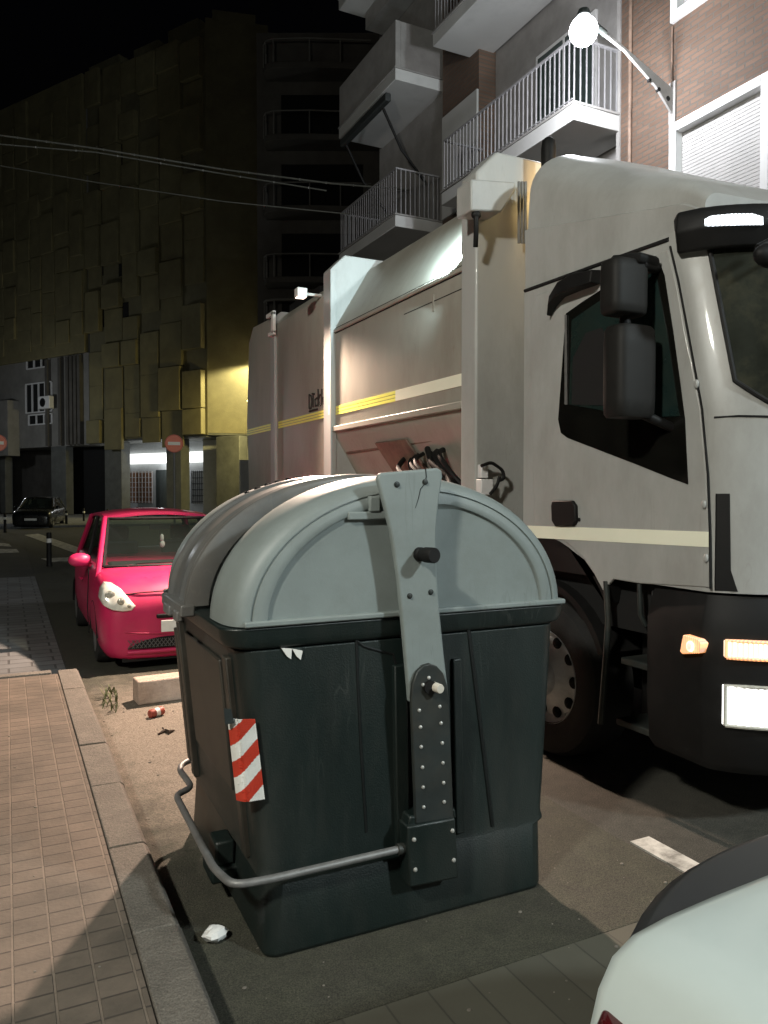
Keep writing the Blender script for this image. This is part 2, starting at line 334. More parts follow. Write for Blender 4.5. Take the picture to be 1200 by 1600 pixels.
e_lamp = emit("street_lamp_glow", (0.93,0.95,1.0), 22)
e_head = emit("headlamp_glow", (1.0,0.98,0.93), 2.6)
e_side = emit("position_lamp_glow", (1.0,0.72,0.50), 2.6)
e_amber = emit("amber_lamp_glow", (1.0,0.34,0.06), 1.15)
e_marker = emit("marker_lamp_glow", (0.86,0.94,1.0), 1.8)
ribbed(e_head, "X", 14, 0.75, 3.0); ribbed(e_side, "X", 20, 0.8, 3.2); ribbed(e_amber, "Y", 26, 0.5, 1.5); ribbed(e_marker, "X", 22, 0.6, 2.6)
e_sign = emit("shop_sign_glow", (0.95,0.97,0.93), 1.6)
e_work = emit("work_lamp_glow", (1.0,0.8,0.65), 3)
e_sod = emit("sodium_glow", (1.0,0.8,0.3), 6)

# ================================================================== SETTING: ground
structure(MB().box(-400,-120,-0.5, 400,700,0.0).build("road", m_asphalt, smooth=0))
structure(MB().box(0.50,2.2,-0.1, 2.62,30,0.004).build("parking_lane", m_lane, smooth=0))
structure(MB().box(0.50,-30,-0.1, 2.62,2.195,0.005).build("paved_strip", m_strip, smooth=0))
KX, PEND = 0.545, 7.18
pv = MB()
pv.prism([(-6,-30,0),(KX-0.17,-30,0),(KX-0.17,PEND-0.12,0),(-6,PEND-0.05,0)], (0,0,0.12))
structure(pv.build("pavement", m_pave, smooth=0))
kb = MB(); y = -12.0
while y < PEND:
    y1 = min(y + random.choice((0.72,0.78,0.7)), PEND)
    dx = random.uniform(-0.004,0.004); dz = random.uniform(-0.003,0.004)
    if PEND - y1 < 0.3: y1 = PEND
    kb.prism([(KX-0.165,y+0.004,0),(KX+dx-0.015,y+0.004,0),(KX+dx+0.02,y+0.004,-0.0),(KX+dx,y+0.004,0.105+dz),(KX+dx-0.018,y+0.004,0.124+dz),(KX-0.165,y+0.004,0.124+dz)], (0,y1-y-0.008,0))
    y = y1
x = KX-0.21
while x > -6:
    kb.box(x-0.75,PEND-0.045,0, x-0.006,PEND+0.05,0.121); x -= 0.756
structure(kb.build("kerb", m_kerb, bevel=0.006))
structure(MB().box(-9,7.3,-0.1, 0.48,16.5,0.006).build("grey_pavement", m_grey_pave, smooth=0))
structure(MB().box(-60,38.5,-0.1, 60,60,0.10).build("far_pavement", m_grey_pave, smooth=0))
# painted road markings
def ground_quad(pts, z): return [at(px, py, Z=z) for px, py in pts]
mk = MB()
def marking(pts, z=0.009):
    q = ground_quad(pts, z-0.004); mk.prism(q, (0,0,0.004))
ln = [(2.64,y0) for y0 in (1.35,)]
mk.prism([(2.64,1.6,0.0),(2.76,1.6,0.0),(2.76,2.72,0.0),(2.64,2.72,0.0)], (0,0,0.009))
for y0 in (-3,5,8.5,12): mk.prism([(2.64,y0,0.0),(2.76,y0,0.0),(2.76,y0+1.4,0.0),(2.64,y0+1.4,0.0)], (0,0,0.009))
marking([(38,836),(60,834),(130,858),(128,868)]); marking([(64,873),(128,870),(128,876),(80,878)])
marking([(-20,846),(14,850),(18,854),(-20,852)]); marking([(-20,858),(26,858),(30,863),(-20,865)])
structure(mk.build("road_marking", m_paint, smooth=0))

# ================================================================== WASTE CONTAINER
BO = Vector((1.43, 2.62, 0)); BA = R(-0.7); HW, BL, ZR, ZB = 0.745, 1.32, 1.19, 0.545
bin_ = thing("waste_container", "big dark green waste container with a pale grey domed lid standing beside the kerb", "waste container", BO, BA)
BMX = Matrix.LocRotScale(BO, bin_.rotation_euler, None); BMI = BMX.inverted()
def bat(px, py, y):                          # photo point on the container's local plane y
    o = BMI @ Vector((0,0,CH)); d = BMI.to_3x3() @ ray(px, py); t = (y - o.y) / d.y; p = o + d*t
    return p.x, p.z
def bpart(mb, name, mat, parent=None, each=False, **k):
    mb.v = [BMX @ v for v in mb.v]
    if each: return mb.each(name, mat, parent or bin_, **k)
    return mb.build(name, mat, parent or bin_, **k)
def rrect(hx, y0, y1, r, z, n=5):
    pts = []
    for cx, cy, a0 in ((hx-r, y0+r, -90), (hx-r, y1-r, 0), (-hx+r, y1-r, 90), (-hx+r, y0+r, 180)):
        for k in range(n+1):
            a = R(a0 + 90*k/n); pts.append(Vector((cx + r*math.cos(a), cy + r*math.sin(a), z)))
    return pts
b = MB()
b.loft([rrect(0.598,-0.035,BL-0.10,0.05,0.004), rrect(0.608,-0.045,BL-0.09,0.06,0.02), rrect(0.604,-0.020,BL-0.08,0.06,0.27), rrect(0.632,-0.014,BL-0.07,0.06,0.28),
        rrect(0.625,-0.010,BL-0.06,0.07,0.31), rrect(0.663,0.005,BL-0.04,0.075,0.70), rrect(0.702,0.020,BL-0.02,0.08,1.10)])
for v in b.v: v.x -= 0.022*max(0, 1-v.z/0.35)
body = bpart(b, "body", m_body, bevel=0.004)
rim = MB(); rim.loft([rrect(0.703,0.019,BL-0.02,0.08,1.105), rrect(0.738,0.012,BL,0.085,1.115), rrect(0.752,0.008,BL+0.005,0.09,1.14), rrect(0.758,0.004,BL+0.006,0.09,1.185), rrect(0.72,0.03,BL-0.03,0.08,1.187)])
bpart(rim, "rim", m_body, bevel=0.006)
# pressed panels on the near end and the pavement side
def face_y(z): return -0.010 + (z-0.31)*(0.020+0.010)/0.79
def side_x(z): return 0.625 + (z-0.31)*(0.702-0.625)/0.79
pn = MB()
def end_panel(x0, x1, z0, z1, out=0.003, sx=0.05):
    fr = [Vector((x0, face_y(z0), z0)), Vector((x1, face_y(z0), z0)), Vector((x1+sx*(1 if x1>0.4 else 0), face_y(z1), z1)), Vector((x0-sx*(1 if x0<-0.4 else 0), face_y(z1), z1))]
    pn.prism([p + Vector((0,0.02,0)) for p in fr], (0,-0.02-out,0))
def groove(pts, r=0.006):
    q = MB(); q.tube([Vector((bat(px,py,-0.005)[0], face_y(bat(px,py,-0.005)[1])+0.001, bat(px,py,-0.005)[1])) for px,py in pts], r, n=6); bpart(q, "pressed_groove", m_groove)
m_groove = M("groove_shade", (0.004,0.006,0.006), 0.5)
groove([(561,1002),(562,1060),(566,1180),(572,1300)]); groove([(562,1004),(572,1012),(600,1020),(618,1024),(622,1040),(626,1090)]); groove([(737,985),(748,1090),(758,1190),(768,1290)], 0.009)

pn.prism([(-0.10,face_y(0.3)+0.02,0.30),(-0.045,face_y(0.3)+0.02,0.30),(-0.045,face_y(1.0)+0.02,1.0),(-0.10,face_y(1.0)+0.02,1.0)], (0,-0.045,0))
pn.prism([(0.165,face_y(0.3)+0.02,0.30),(0.205,face_y(0.3)+0.02,0.30),(0.205,face_y(1.0)+0.02,1.0),(0.165,face_y(1.0)+0.02,1.0)], (0,-0.038,0))
bpart(pn, "end_panel", m_body, each=True, bevel=0.006)
sp_ = MB()
for (y0,y1,z0,z1,o) in ((0.14,0.20,0.30,1.06,0.022),(0.30,0.98,0.50,1.02,0.012),(1.04,1.10,0.30,1.06,0.026),(1.16,1.22,0.34,1.0,0.02)):
    sp_.prism([(-side_x(z0)+0.02,y0,z0),(-side_x(z0)+0.02,y1,z0),(-side_x(z1)+0.02,y1,z1),(-side_x(z1)+0.02,y0,z1)], (-0.02-o,0,0))
    sp_.prism([(side_x(z0)-0.02,y0,z0),(side_x(z0)-0.02,y1,z0),(side_x(z1)-0.02,y1,z1),(side_x(z1)-0.02,y0,z1)], (0.02+o,0,0))
bpart(sp_, "side_panel", M("worn_brown_panel", (0.040,0.036,0.028), 0.5, var=0.35, scale=7, dirt=(0.02,0.02,0.018), damt=0.7, dscale=5), each=True, bevel=0.006)
# lid end shells: lofted arches
def arch(scale, y, n=44, zcap=None, zlow=ZR, flip=False, a=0.742, e=0.55):
    pts = []
    for k in range(n+1):
        t = math.pi*k/n; x = a*scale*math.cos(t); z = zlow + ZB*scale*math.sin(t)
        if zcap: z = min(z, zcap)
        pts.append(Vector((x, y, z)))
    return pts
shell_prof = [(0.94,0.285),(0.99,0.285),(1.003,0.275),(1.004,0.22),(1.0,0.15),(0.992,0.10),(0.978,0.062),(0.958,0.034),(0.932,0.016),(0.905,0.008),(0.893,0.007),(0.889,0.013),(0.883,0.013),(0.879,0.006),(0.85,0.002),(0.812,0.000),(0.806,0.003),(0.801,0.012),(0.792,0.013),(0.4,0.013),(0.02,0.013)]
def shell(mirror):
    m = MB(); rings = []
    for s_, y in shell_prof:
        cap = ZR + 0.41 if s_ < 0.805 else (ZR+0.43 if s_ < 0.815 else None)
        yy = BL - y + 0.0 if mirror else y
        rings.append(arch(s_, yy, zcap=cap))
    m.loft(rings, cap=False, closed=False)
    return m
bpart(shell(False), "lid_end", m_lid, smooth=50)
bpart(shell(True), "lid_end", m_lid, smooth=50)
fl = MB(); fl.box(-0.685,-0.008,ZR-0.002, 0.720,0.05,ZR+0.020); fl.box(-0.685,BL-0.05,ZR-0.002, 0.72,BL+0.008,ZR+0.020)
bpart(fl, "lid_flange", m_lid, each=True, bevel=0.006)
# sunken channels and the dark opening cover with its raised lips
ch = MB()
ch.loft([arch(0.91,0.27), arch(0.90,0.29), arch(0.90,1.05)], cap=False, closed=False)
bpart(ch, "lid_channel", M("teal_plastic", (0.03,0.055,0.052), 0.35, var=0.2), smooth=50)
cv = MB(); prof = [(0.90,0.515),(0.985,0.505),(1.018,0.515),(1.026,0.535),(1.022,0.553),(1.008,0.563),(1.004,0.575),(1.002,0.64),(1.012,0.66),(1.012,0.70),(1.002,0.72),(1.004,0.86),(1.008,0.87),(1.022,0.882),(1.026,0.91),(1.015,0.93),(0.93,0.925)]
def arch2(s_, y):
    p = arch(s_, y, a=0.772)
    for q in p: q.z = max(q.z, ZR+0.012)
    return p
cv.loft([arch2(s_, y) for s_, y in prof], cap=False, closed=False)
cover = bpart(cv, "lid_cover", m_cover, smooth=50)
lip = MB(); lip.box(-0.812,0.50,ZR-0.03,-0.752,0.95,ZR+0.02); lip.box(-0.822,0.54,ZR-0.055,-0.792,0.62,ZR-0.01); lip.box(-0.822,0.72,ZR-0.055,-0.792,0.86,ZR-0.01); lip.box(0.752,0.50,ZR-0.03,0.812,0.95,ZR+0.02)
bpart(lip, "grip", m_cover, cover, each=True, bevel=0.008)
lg = MB()
for k in range(9):
    a = math.pi*(0.48+0.025*k); lg.box(-0.012,-0.02,0,0.012,0.02,0.018, M=Matrix.Translation((0.725*math.cos(a),1.02+0.0*k,ZR+ZB*math.sin(a)+0.002)))
bpart(lg, "hinge_lug", m_black, each=True, bevel=0.003)
# small bracket left of the arm
bk = MB(); x0,z0 = bat(576,800,0.0); bk.box(x0,-0.012,z0-0.0,x0+0.045,0.05,z0+0.06); bk.box(x0-0.085,-0.006,z0-0.03,x0+0.12,0.045,z0+0.002)
bpart(bk, "lid_bracket", m_lid, bevel=0.006)
# lifting arm
def outline(pts, y): return [Vector((bat(px,py,y)[0], y, bat(px,py,y)[1])) for px, py in pts]
arm_pts = [(590,748),(594,739),(640,735),(684,731),(691,735),(692,745),(686,785),(682,830),(683,890),(687,950),(694,1020),(701,1080),(702,1094),(640,1098),(637,1060),(630,980),(622,900),(611,830),(600,785)]
am = MB(); am.prism(outline(arm_pts, -0.075), (0,0.028,0))
arm = bpart(am, "lift_arm", m_lid, bevel=0.008, seg=3)
sp2 = MB()
for (px,py) in ((620,770),(660,950)):
    x0,z0 = bat(px,py,-0.04); sp2.cyl((x0,-0.05,z0),(x0,0.03,z0),0.03)
bpart(sp2, "spacer", m_plate, arm, each=True)
kx,kz = bat(655,866,-0.075); kn = MB(); kn.lathe([(0.001,0.10),(0.026,0.10),(0.029,0.096),(0.029,0.045),(0.022,0.04),(0.022,0.02),(0.027,0.016),(0.027,0.0),(0.001,0.0)], (kx,-0.074,kz), (0.12,-1,0.02))
bpart(kn, "knob", m_black, arm)
for px,py,r in ((620,757,0.008),(664,753,0.008),(640,931,0.0075),(673,925,0.0075)):
    x0,z0 = bat(px,py,-0.075); bm_ = MB(); bm_.lathe([(r*1.5,0),(r*1.5,0.002),(r,0.003),(r,0.007),(r*0.6,0.008)], (x0,-0.075,z0), (0,-1,0), n=12)
    bpart(bm_, "bolt", m_plate, arm)
cr_ = MB(); pts = [(665,732),(666,745),(664,756),(657,764),(654,778),(649,794)]
cr_.tube([Vector((bat(px,py,-0.0755)[0], -0.0755, bat(px,py,-0.0755)[1])) for px,py in pts], [0.0018,0.002,0.0018,0.0016,0.0014,0.0008], n=6)
bpart(cr_, "crack_line", m_black, arm)
lp = [(643,1092),(645,1070),(652,1050),(662,1040),(672,1037),(683,1041),(693,1052),(699,1070),(702,1092),(709,1278),(650,1288)]
pl = MB(); pl.prism(outline(lp, -0.095), (0,0.02,0)); 
plate = bpart(pl, "pivot_plate", m_plate, bevel=0.004)
rb = MB()
for px,py in ((655,1110),(657,1136),(658,1167),(660,1199),(661,1230),(662,1261),(687,1104),(689,1130),(691,1161),(692,1192),(693,1223),(694,1253),(670,1059),(661,1070)):
    x0,z0 = bat(px,py,-0.095); rb.lathe([(0.0075,0),(0.0065,0.004),(0.003,0.006)], (x0,-0.095,z0), (0,-1,0), n=10)
bpart(rb, "rivet", m_bolt, plate, each=True)
px_,pz_ = bat(683,1075,-0.12); pp = MB(); pp.lathe([(0.018,-0.03),(0.018,0.035),(0.016,0.04),(0.004,0.041)], (px_,-0.10,pz_), (0.1,-1,0), n=20)
bpart(pp, "pivot_pin", M("worn_pin_steel", (0.62,0.58,0.50), 0.45, var=0.1), plate)
pw = MB(); pw.cyl((px_-0.02,-0.11,pz_),(px_-0.02,-0.09,pz_),0.026); bpart(pw, "washer", m_black, plate)
ft = MB(); fpts = [(637,1292),(712,1278),(717,1372),(640,1388)]
ft.prism(outline(fpts, -0.105), (0,0.19,0)); ft.prism(outline([(641,1276),(712,1263),(714,1279),(637,1294)], -0.09), (0,0.16,0))
foot = bpart(ft, "arm_foot", m_body, bevel=0.008)
fr = MB()
for px,py in ((647,1312),(707,1298),(649,1359),(709,1344)):
    x0,z0 = bat(px,py,-0.105); fr.lathe([(0.009,0),(0.007,0.005),(0.003,0.007)], (x0,-0.105,z0), (0,-1,0), n=10)
bpart(fr, "rivet", m_bolt, foot, each=True)
# pedal bar
def bz(px, py, y): x, z = bat(px, py, y); return Vector((x, y, z))
def rnd(path, r=0.03, n=4):
    out = [path[0]]
    for a, p, c in zip(path, path[1:], path[2:]):
        u = (a-p).normalized()*min(r,(a-p).length*0.45); w = (c-p).normalized()*min(r,(c-p).length*0.45)
        for k in range(n+1):
            t = k/n; out.append((p+u)*(1-t)**2 + p*2*t*(1-t) + (p+w)*t*t)
    return out + [path[-1]]
zb = 0.31
pb = [bz(632,1325,-0.065), Vector((-0.62,-0.065,zb)), Vector((-0.745,-0.05,zb)), Vector((-0.775,0.10,zb)), Vector((-0.775,0.5,zb)), Vector((-0.775,0.84,zb)), Vector((-0.69,0.90,zb)),
      Vector((-0.70,1.16,zb)), Vector((-0.665,1.24,zb)), Vector((-0.56,1.29,zb))]
tb = MB(); tb.tube(rnd(pb, 0.05, 5), 0.0145, n=12); bar = bpart(tb, "pedal_bar", m_steel)
cl = MB(); x0,z0 = bat(632,1325,-0.065); cl.cyl((x0-0.03,-0.065,z0),(x0+0.03,-0.065,z0),0.021); bpart(cl, "clamp", m_plate, bar)
ped = MB(); ped.box(-0.72,0.38,0.10,-0.58,0.55,0.16); ped.box(-0.70,0.40,0.16,-0.62,0.52,0.26); bpart(ped, "foot_block", m_body, bevel=0.01)
# red and white warning board wrapped on the near corner
def wpt(u, v):   # u along, v up 0..1
    a = at_w[0][0]*(1-u)*(1-v) + 0
    return None
tl,tr,br_,bl = [bz(px,py,-0.02) for px,py in ((361,1127),(401,1126),(415,1250),(374,1257))]
def wq(u, v):
    p = (bl*(1-u)+br_*u)*(1-v) + (tl*(1-u)+tr*u)*v
    p = p.copy(); p.y = face_y(p.z)-0.008 + 0.030*max(0,(0.35-u)/0.35)**2; return p
sg = MB()
N, K = 40, 160
for j in range(K):
    for i in range(N):
        u0,u1,v0,v1 = i/N,(i+1)/N,j/K,(j+1)/K
        def seam(u): return 0.30*u
        ph = (((v0+v1)/2 - 0.30*(u0+u1)/2)*2.6 + 0.30) % 1.0
        red = ph < 0.5
        sg.add([wq(u0,v0),wq(u1,v0),wq(u1,v1),wq(u0,v1)], [(0,1,2,3)], 0 if red else 1)
sgo = bpart(sg, "warning_strip", [m_red, m_white], smooth=0)
sol = sgo.modifiers.new("thick", 'SOLIDIFY'); sol.thickness = 0.004
# two torn white sticker pieces
for (a,b_,c,d) in (((440,1013),(456,1014),(455,1030),(449,1026)), ((457,1014),(473,1017),(470,1031),(464,1026))):
    st = MB(); st.prism([bz(px,py,face_y(1.02)-0.006) for px,py in (a,b_,c,d)], (0,0.012,0)); bpart(st, "sticker_scrap", m_white, body, smooth=0)
st = MB(); st.prism([bz(*p,0.0) for p in ((350,1108),(361,1108),(366,1130),(352,1132))], (0,0.01,0)); bpart(st, "corner_guard", m_plate, smooth=0)

# ================================================================== GARBAGE TRUCK
TX, TX1 = 3.0, 5.5
truck = thing("garbage_truck", "white side loading garbage truck with black bumper and lit headlamps facing the viewer", "garbage truck", (4.25, 3.9, 0))
CX = (TX+TX1)/2; HX = (TX1-TX)/2
def y0z(z): return 2.62 if z <= 2.06 else 2.62 + (z-2.06)*0.235
def cab_pt(X, z, off=0.0):
    w = min(abs(CX-X)/HX, 1.0); y = y0z(z) - 0.38*(1-w**4)**0.714
    p = Vector((X, y, z))
    if off:
        e = 1e-3; s = 1 if X < CX else -1
        w2 = min(max(w - e, 0), 1); x2 = CX - s*HX*w2; y2 = y0z(z) - 0.38*(1-w2**4)**0.714
        t = Vector((x2-X, y2-y, 0)).normalized(); n = Vector((t.y, -t.x, 0)) * s
        if n.y > 0: n = -n
        p += n*off
    return p
def front_outline(z, off=0.0, n=14, x0=None):
    xs = []
    for k in range(n+1):
        a = (k/n)**2.2; xs.append(CX - HX*(1-a))
    L = [cab_pt(X, z, off) for X in xs]; Rr = [Vector((2*CX-p.x, p.y, p.z)) for p in L[:-1][::-1]]
    return L + Rr
CR = 4.06
cab = MB(); rings = []
for z in (1.19,1.21,1.6,2.0,2.06,2.4,2.8,2.93,2.965):
    o = front_outline(z); rings.append([Vector((TX,CR,z))] + [Vector((TX,3.3,z))] + o + [Vector((TX1,3.3,z)), Vector((TX1,CR,z))])
cab.loft(rings)
cabo = cab.build("cab", m_truck, truck, smooth=30)
# wheel arch cut: dark arch panel set proud of the cab side
ar = MB(); arc = [(CR-0.002,1.38)] + [(3.9+0.70*math.cos(a), 0.70+0.70*math.sin(a)) for a in [R(100+7.2*k) for k in range(8)]] + [(3.26,1.188),(CR-0.002,1.188)]
ar.prism([(TX-0.004,y,z) for y,z in arc], (0.1,0,0)); ar.prism([(TX1-0.1,y,z) for y,z in arc], (0.104,0,0))
ar.each("wheel_arch", m_black, truck, smooth=0)
# door: proud panel with gaps
door_px = [(1043,390),(1058,450),(1070,520),(1083,580),(1094,640),(1103,740),(1107,830),(1108,918),(1000,912),(958,905)]
dpts = [at(px,py,X=TX-0.006) for px,py in door_px]
dpts += [Vector((TX-0.006,3.9+0.72*math.cos(a),0.70+0.72*math.sin(a))) for a in [R(145-9*k) for k in range(5)]]
dpts += [Vector((TX-0.006,3.93,1.42)), Vector((TX-0.006,3.97,2.0)), Vector((TX-0.006,3.985,2.80)), Vector((TX-0.006,3.93,2.90))]
dm = MB(); dm.prism(dpts, (0.02,0,0)); door = dm.build("door", m_truck, truck, bevel=0.006)
gp = MB()  # dark shut line behind the door edges
for a, b_ in zip(dpts, dpts[1:]+dpts[:1]):
    pass
wpx = [(884,490),(912,470),(940,452),(975,432),(1024,412),(1032,414),(1038,430),(1052,520),(1063,600),(1070,655),(1075,757),(1050,748),(990,724),(920,697),(886,684),(876,676),(872,655),(876,600)]
wm_ = MB(); wm_.prism([at(px,py,X=TX-0.009) for px,py in wpx], (0.004,0,0)); win = wm_.build("door_panel", M("gloss_black_panel", (0.006,0.006,0.005), 0.16, var=0.3), door, smooth=0)
gpx = [(893,500),(940,468),(1024,424),(1042,520),(1060,640),(1062,650),(1000,652),(889,632)]
gm = MB(); gm.prism([at(px,py,X=TX-0.013) for px,py in gpx], (0.003,0,0)); gm.build("door_window", M("side_glass", (0.010,0.022,0.021), 0.06, var=0.3, scale=2, dirt=(0.035,0.04,0.03), damt=0.7, dscale=1.5), door, smooth=0)
sm_ = MB(); sm_.prism([at(px,py,X=TX-0.017) for px,py in ((882,492),(885,492),(886,632),(882,632))], (0.004,0,0)); sm_.build("glass_channel", m_steel, door, smooth=0)
st_ = MB(); st_.prism([at(px,py,X=TX-0.016) for px,py in ((895,560),(915,520),(940,512),(955,540),(960,600),(956,634),(893,632))], (0.003,0,0))
st_.build("seat_outline", m_void, door, smooth=0)
for py in (600,788,872):
    hg = MB(); q = at({600:1092,788:1104,872:1107}[py]-4,py,X=TX-0.012); hg.ball(q, (0.010,0.014,0.022), 12, 8); hg.build("hinge_cap", m_truck, door)
kl = MB(); q = at(905,812,X=TX-0.008); kl.ball(q, (0.006,0.012,0.012), 12, 8); kl.build("key_lock", m_black, door)
hd = MB(); hd.prism([at(px,py,X=TX-0.03) for px,py in ((862,782),(893,782),(898,790),(899,815),(895,822),(866,822),(861,814),(860,790))], (0.026,0,0)); hd.build("door_handle", m_black, door, bevel=0.008)
tp = MB(); tz = lambda px,py: at(px,py,X=TX-0.009)
tp.prism([tz(790,820),tz(1107,831),tz(1107,855),tz(790,838)], (0.005,0,0)); tp.build("reflective_strip", m_tape, door, smooth=0)
# wind deflector above the window
wd = MB(); rngs = []
for px,py,d,h in ((858,492,0.02,0.02),(866,470,0.05,0.07),(880,452,0.06,0.09),(905,440,0.07,0.10),(935,432,0.06,0.08)):
    c = at(px,py,X=TX-0.03); rngs.append([c+Vector((0.02,0,-h*0.5)), c+Vector((-d,0,-h*0.5)), c+Vector((-d*0.8,0,h*0.4)), c+Vector((0.02,0,h*0.5))])
wd.loft(rngs); wd.build("wind_deflector", m_black, door, bevel=0.008, seg=3)
# windscreen, following the curved front
def scr(u, v):
    X = 3.075 + (2*CX-2*3.075)*u; zl = 2.02 + 0.17*max(0,1-(min(u,1-u)*(2*CX-2*3.075))/0.24)**2
    z = zl + (2.87-zl)*v; return cab_pt(X, z, 0.006)
def scr_u(u): return 0.5-0.5*math.copysign(abs(1-2*u)**0.45, 1-2*u)
ws = MB(); ws.grid(lambda u,v: scr(scr_u(u),v), 40, 14); wso = ws.build("windscreen", M("truck_windscreen", (0.022,0.024,0.019), 0.09, var=0.35, scale=3, dirt=(0.075,0.07,0.045), damt=0.7, dscale=3.5, dlo=0.5, dhi=0.8), truck, smooth=60)
wl = MB(); wl.tube([scr(scr_u(0.0),k/10) for k in range(10,-1,-1)] + [scr(scr_u(k/40),0) for k in range(1,41)], 0.012, n=8); wl.build("windscreen_seal", m_black, wso)
wp = MB()
for X in (3.75,4.45): wp.tube([cab_pt(X+0.5,2.04,0.03),cab_pt(X+0.1,2.10,0.035),cab_pt(X-0.35,2.16,0.035)], 0.012)
wp.each("wiper", m_black, truck)
# shut lines on the front corner
sl = MB()
sl.tube([cab_pt(3.012,2.02,0.002)] + [cab_pt(3.02+0.05*k,2.025-0.003*k,0.002) for k in range(1,9)], 0.005, n=6)
sl.tube([at(px,py,X=TX-0.003) for px,py in ((1047,385),(1060,440),(1075,520),(1088,590),(1097,640),(1106,740),(1109,830),(1110,920))], 0.006, n=6)
sl.tube([cab_pt(3.30,2.0,0.002), cab_pt(3.31,1.85,0.002), cab_pt(3.36,1.62,0.002)], 0.008, n=6)
sl.tube([Vector((TX-0.003,CR-0.01,2.955)), Vector((TX-0.003,2.86,2.935))], 0.011, n=8)
sl.each("shut_line", m_void, truck)
co = MB(); co.prism([cab_pt(3.02,1.66,0.004),cab_pt(3.05,1.66,0.004),cab_pt(3.055,1.3,0.004),cab_pt(3.075,1.2,0.004),cab_pt(3.02,1.2,0.004)], (0,0.02,0)); co.build("corner_vent", m_black, truck, smooth=0)
gr = MB(); gr.grid(lambda u,v: cab_pt(3.20+0.05*(1-v)+ (2*CX-6.5)*u, 1.62-(1-v)*(0.12+0.25*min(1,u*12)) + 0.0, 0.006), 30, 4); gr.build("front_grille", m_black, truck)
# roof fairing
fairing = MB(); rings = []
def ztop(Y): 
    pts = [(2.62,3.08),(2.81,3.25),(3.29,3.50),(3.66,3.70),(4.06,3.90)]
    for (a,za),(b_,zb_) in zip(pts, pts[1:]):
        if Y <= b_: return za + (zb_-za)*(Y-a)/(b_-a)
    return pts[-1][1]
def seam(Y): return 3.05 + 0.29*(Y-2.62)/(4.06-2.62)
NY = 12
for k in range(NY+1):
    Y = 2.66 + (4.055-2.66)*k/NY; zt = ztop(Y); zs = min(seam(Y), zt-0.10); r = min(0.34, zt-zs-0.02)
    prof = [(3.005,2.965),(3.0,zs-0.01),(3.0,zs),(3.022,zs+0.012)]
    prof += [(3.022+ (zt-r-zs)*0.06 + r*(1-math.cos(a))*1.25, zt-r+r*math.sin(a)) for a in [R(9*j) for j in range(0,11)]]
    prof += [(CX-0.5, zt+0.03)]
    ring = [Vector((x, Y, z)) for x, z in prof]; ring += [Vector((2*CX-p.x, p.y, p.z)) for p in ring[::-1]]
    rings.append(ring)
fairing.loft(rings); fairing.build("roof_fairing", m_truck, truck, smooth=32)
# sun visor
vz = MB(); rings = []
for k in range(25):
    u = k/24; X = 3.012 + 2.476*scr_u(u)
    c0 = 0.10 if 0 < k < 24 else 0.085
    b0 = cab_pt(X,2.93,0); n = (cab_pt(X,2.93,0.1)-b0).normalized() if 0.001 < abs(CX-X) else Vector((0,-1,0))
    zt_, zb_ = 3.03, 2.83
    back = b0 + Vector((0, 0.03, 0))
    rings.append([back+Vector((0,0,zb_-2.93+0.02)), b0+n*c0*0.7+Vector((0,0,zb_-2.93)), b0+n*c0*1.25+Vector((0,0,-0.01)), b0+n*c0*1.15+Vector((0,0,zt_-2.93-0.04)), b0+n*c0*0.8+Vector((0,0,zt_-2.93)), back+Vector((0,0.03,zt_-2.93))])
vz.loft(rings); vis = vz.build("sun_visor", m_black, truck, bevel=0.012, seg=3, smooth=50)
for mir in (0,1):
    lm = MB(); 
    def vp(X, z, o):
        b0 = cab_pt(X,2.93,0); n = (cab_pt(X,2.93,0.1)-b0).normalized(); q = b0 + n*o; q.z = z
        if mir: q.x = 2*CX-q.x
        return q
    lm.loft([[vp(X,2.915+dz*0.4,0.124),vp(X,2.915+dz,0.132),vp(X,2.968-dz2,0.128),vp(X,2.968-dz2,0.10),vp(X,2.915+dz,0.10)] for X,dz,dz2 in ((3.07,0.022,0.012),(3.085,0.01,0.0),(3.14,0.0,0.0),(3.20,-0.004,0.004),(3.235,-0.006,0.02))])
    lm.build("marker_lamp", e_marker, vis)
# front mirror bracket hanging under the visor
fm = MB(); fm.tube([cab_pt(3.30,2.86,0.15),cab_pt(3.22,2.80,0.22),cab_pt(3.17,2.76,0.24)], 0.018); fm.tube([cab_pt(3.42,2.87,0.15),cab_pt(3.30,2.80,0.2)], 0.012); fm.ball(cab_pt(3.20,2.72,0.24), (0.10,0.05,0.055))
fm.build("kerb_mirror", m_black, truck)
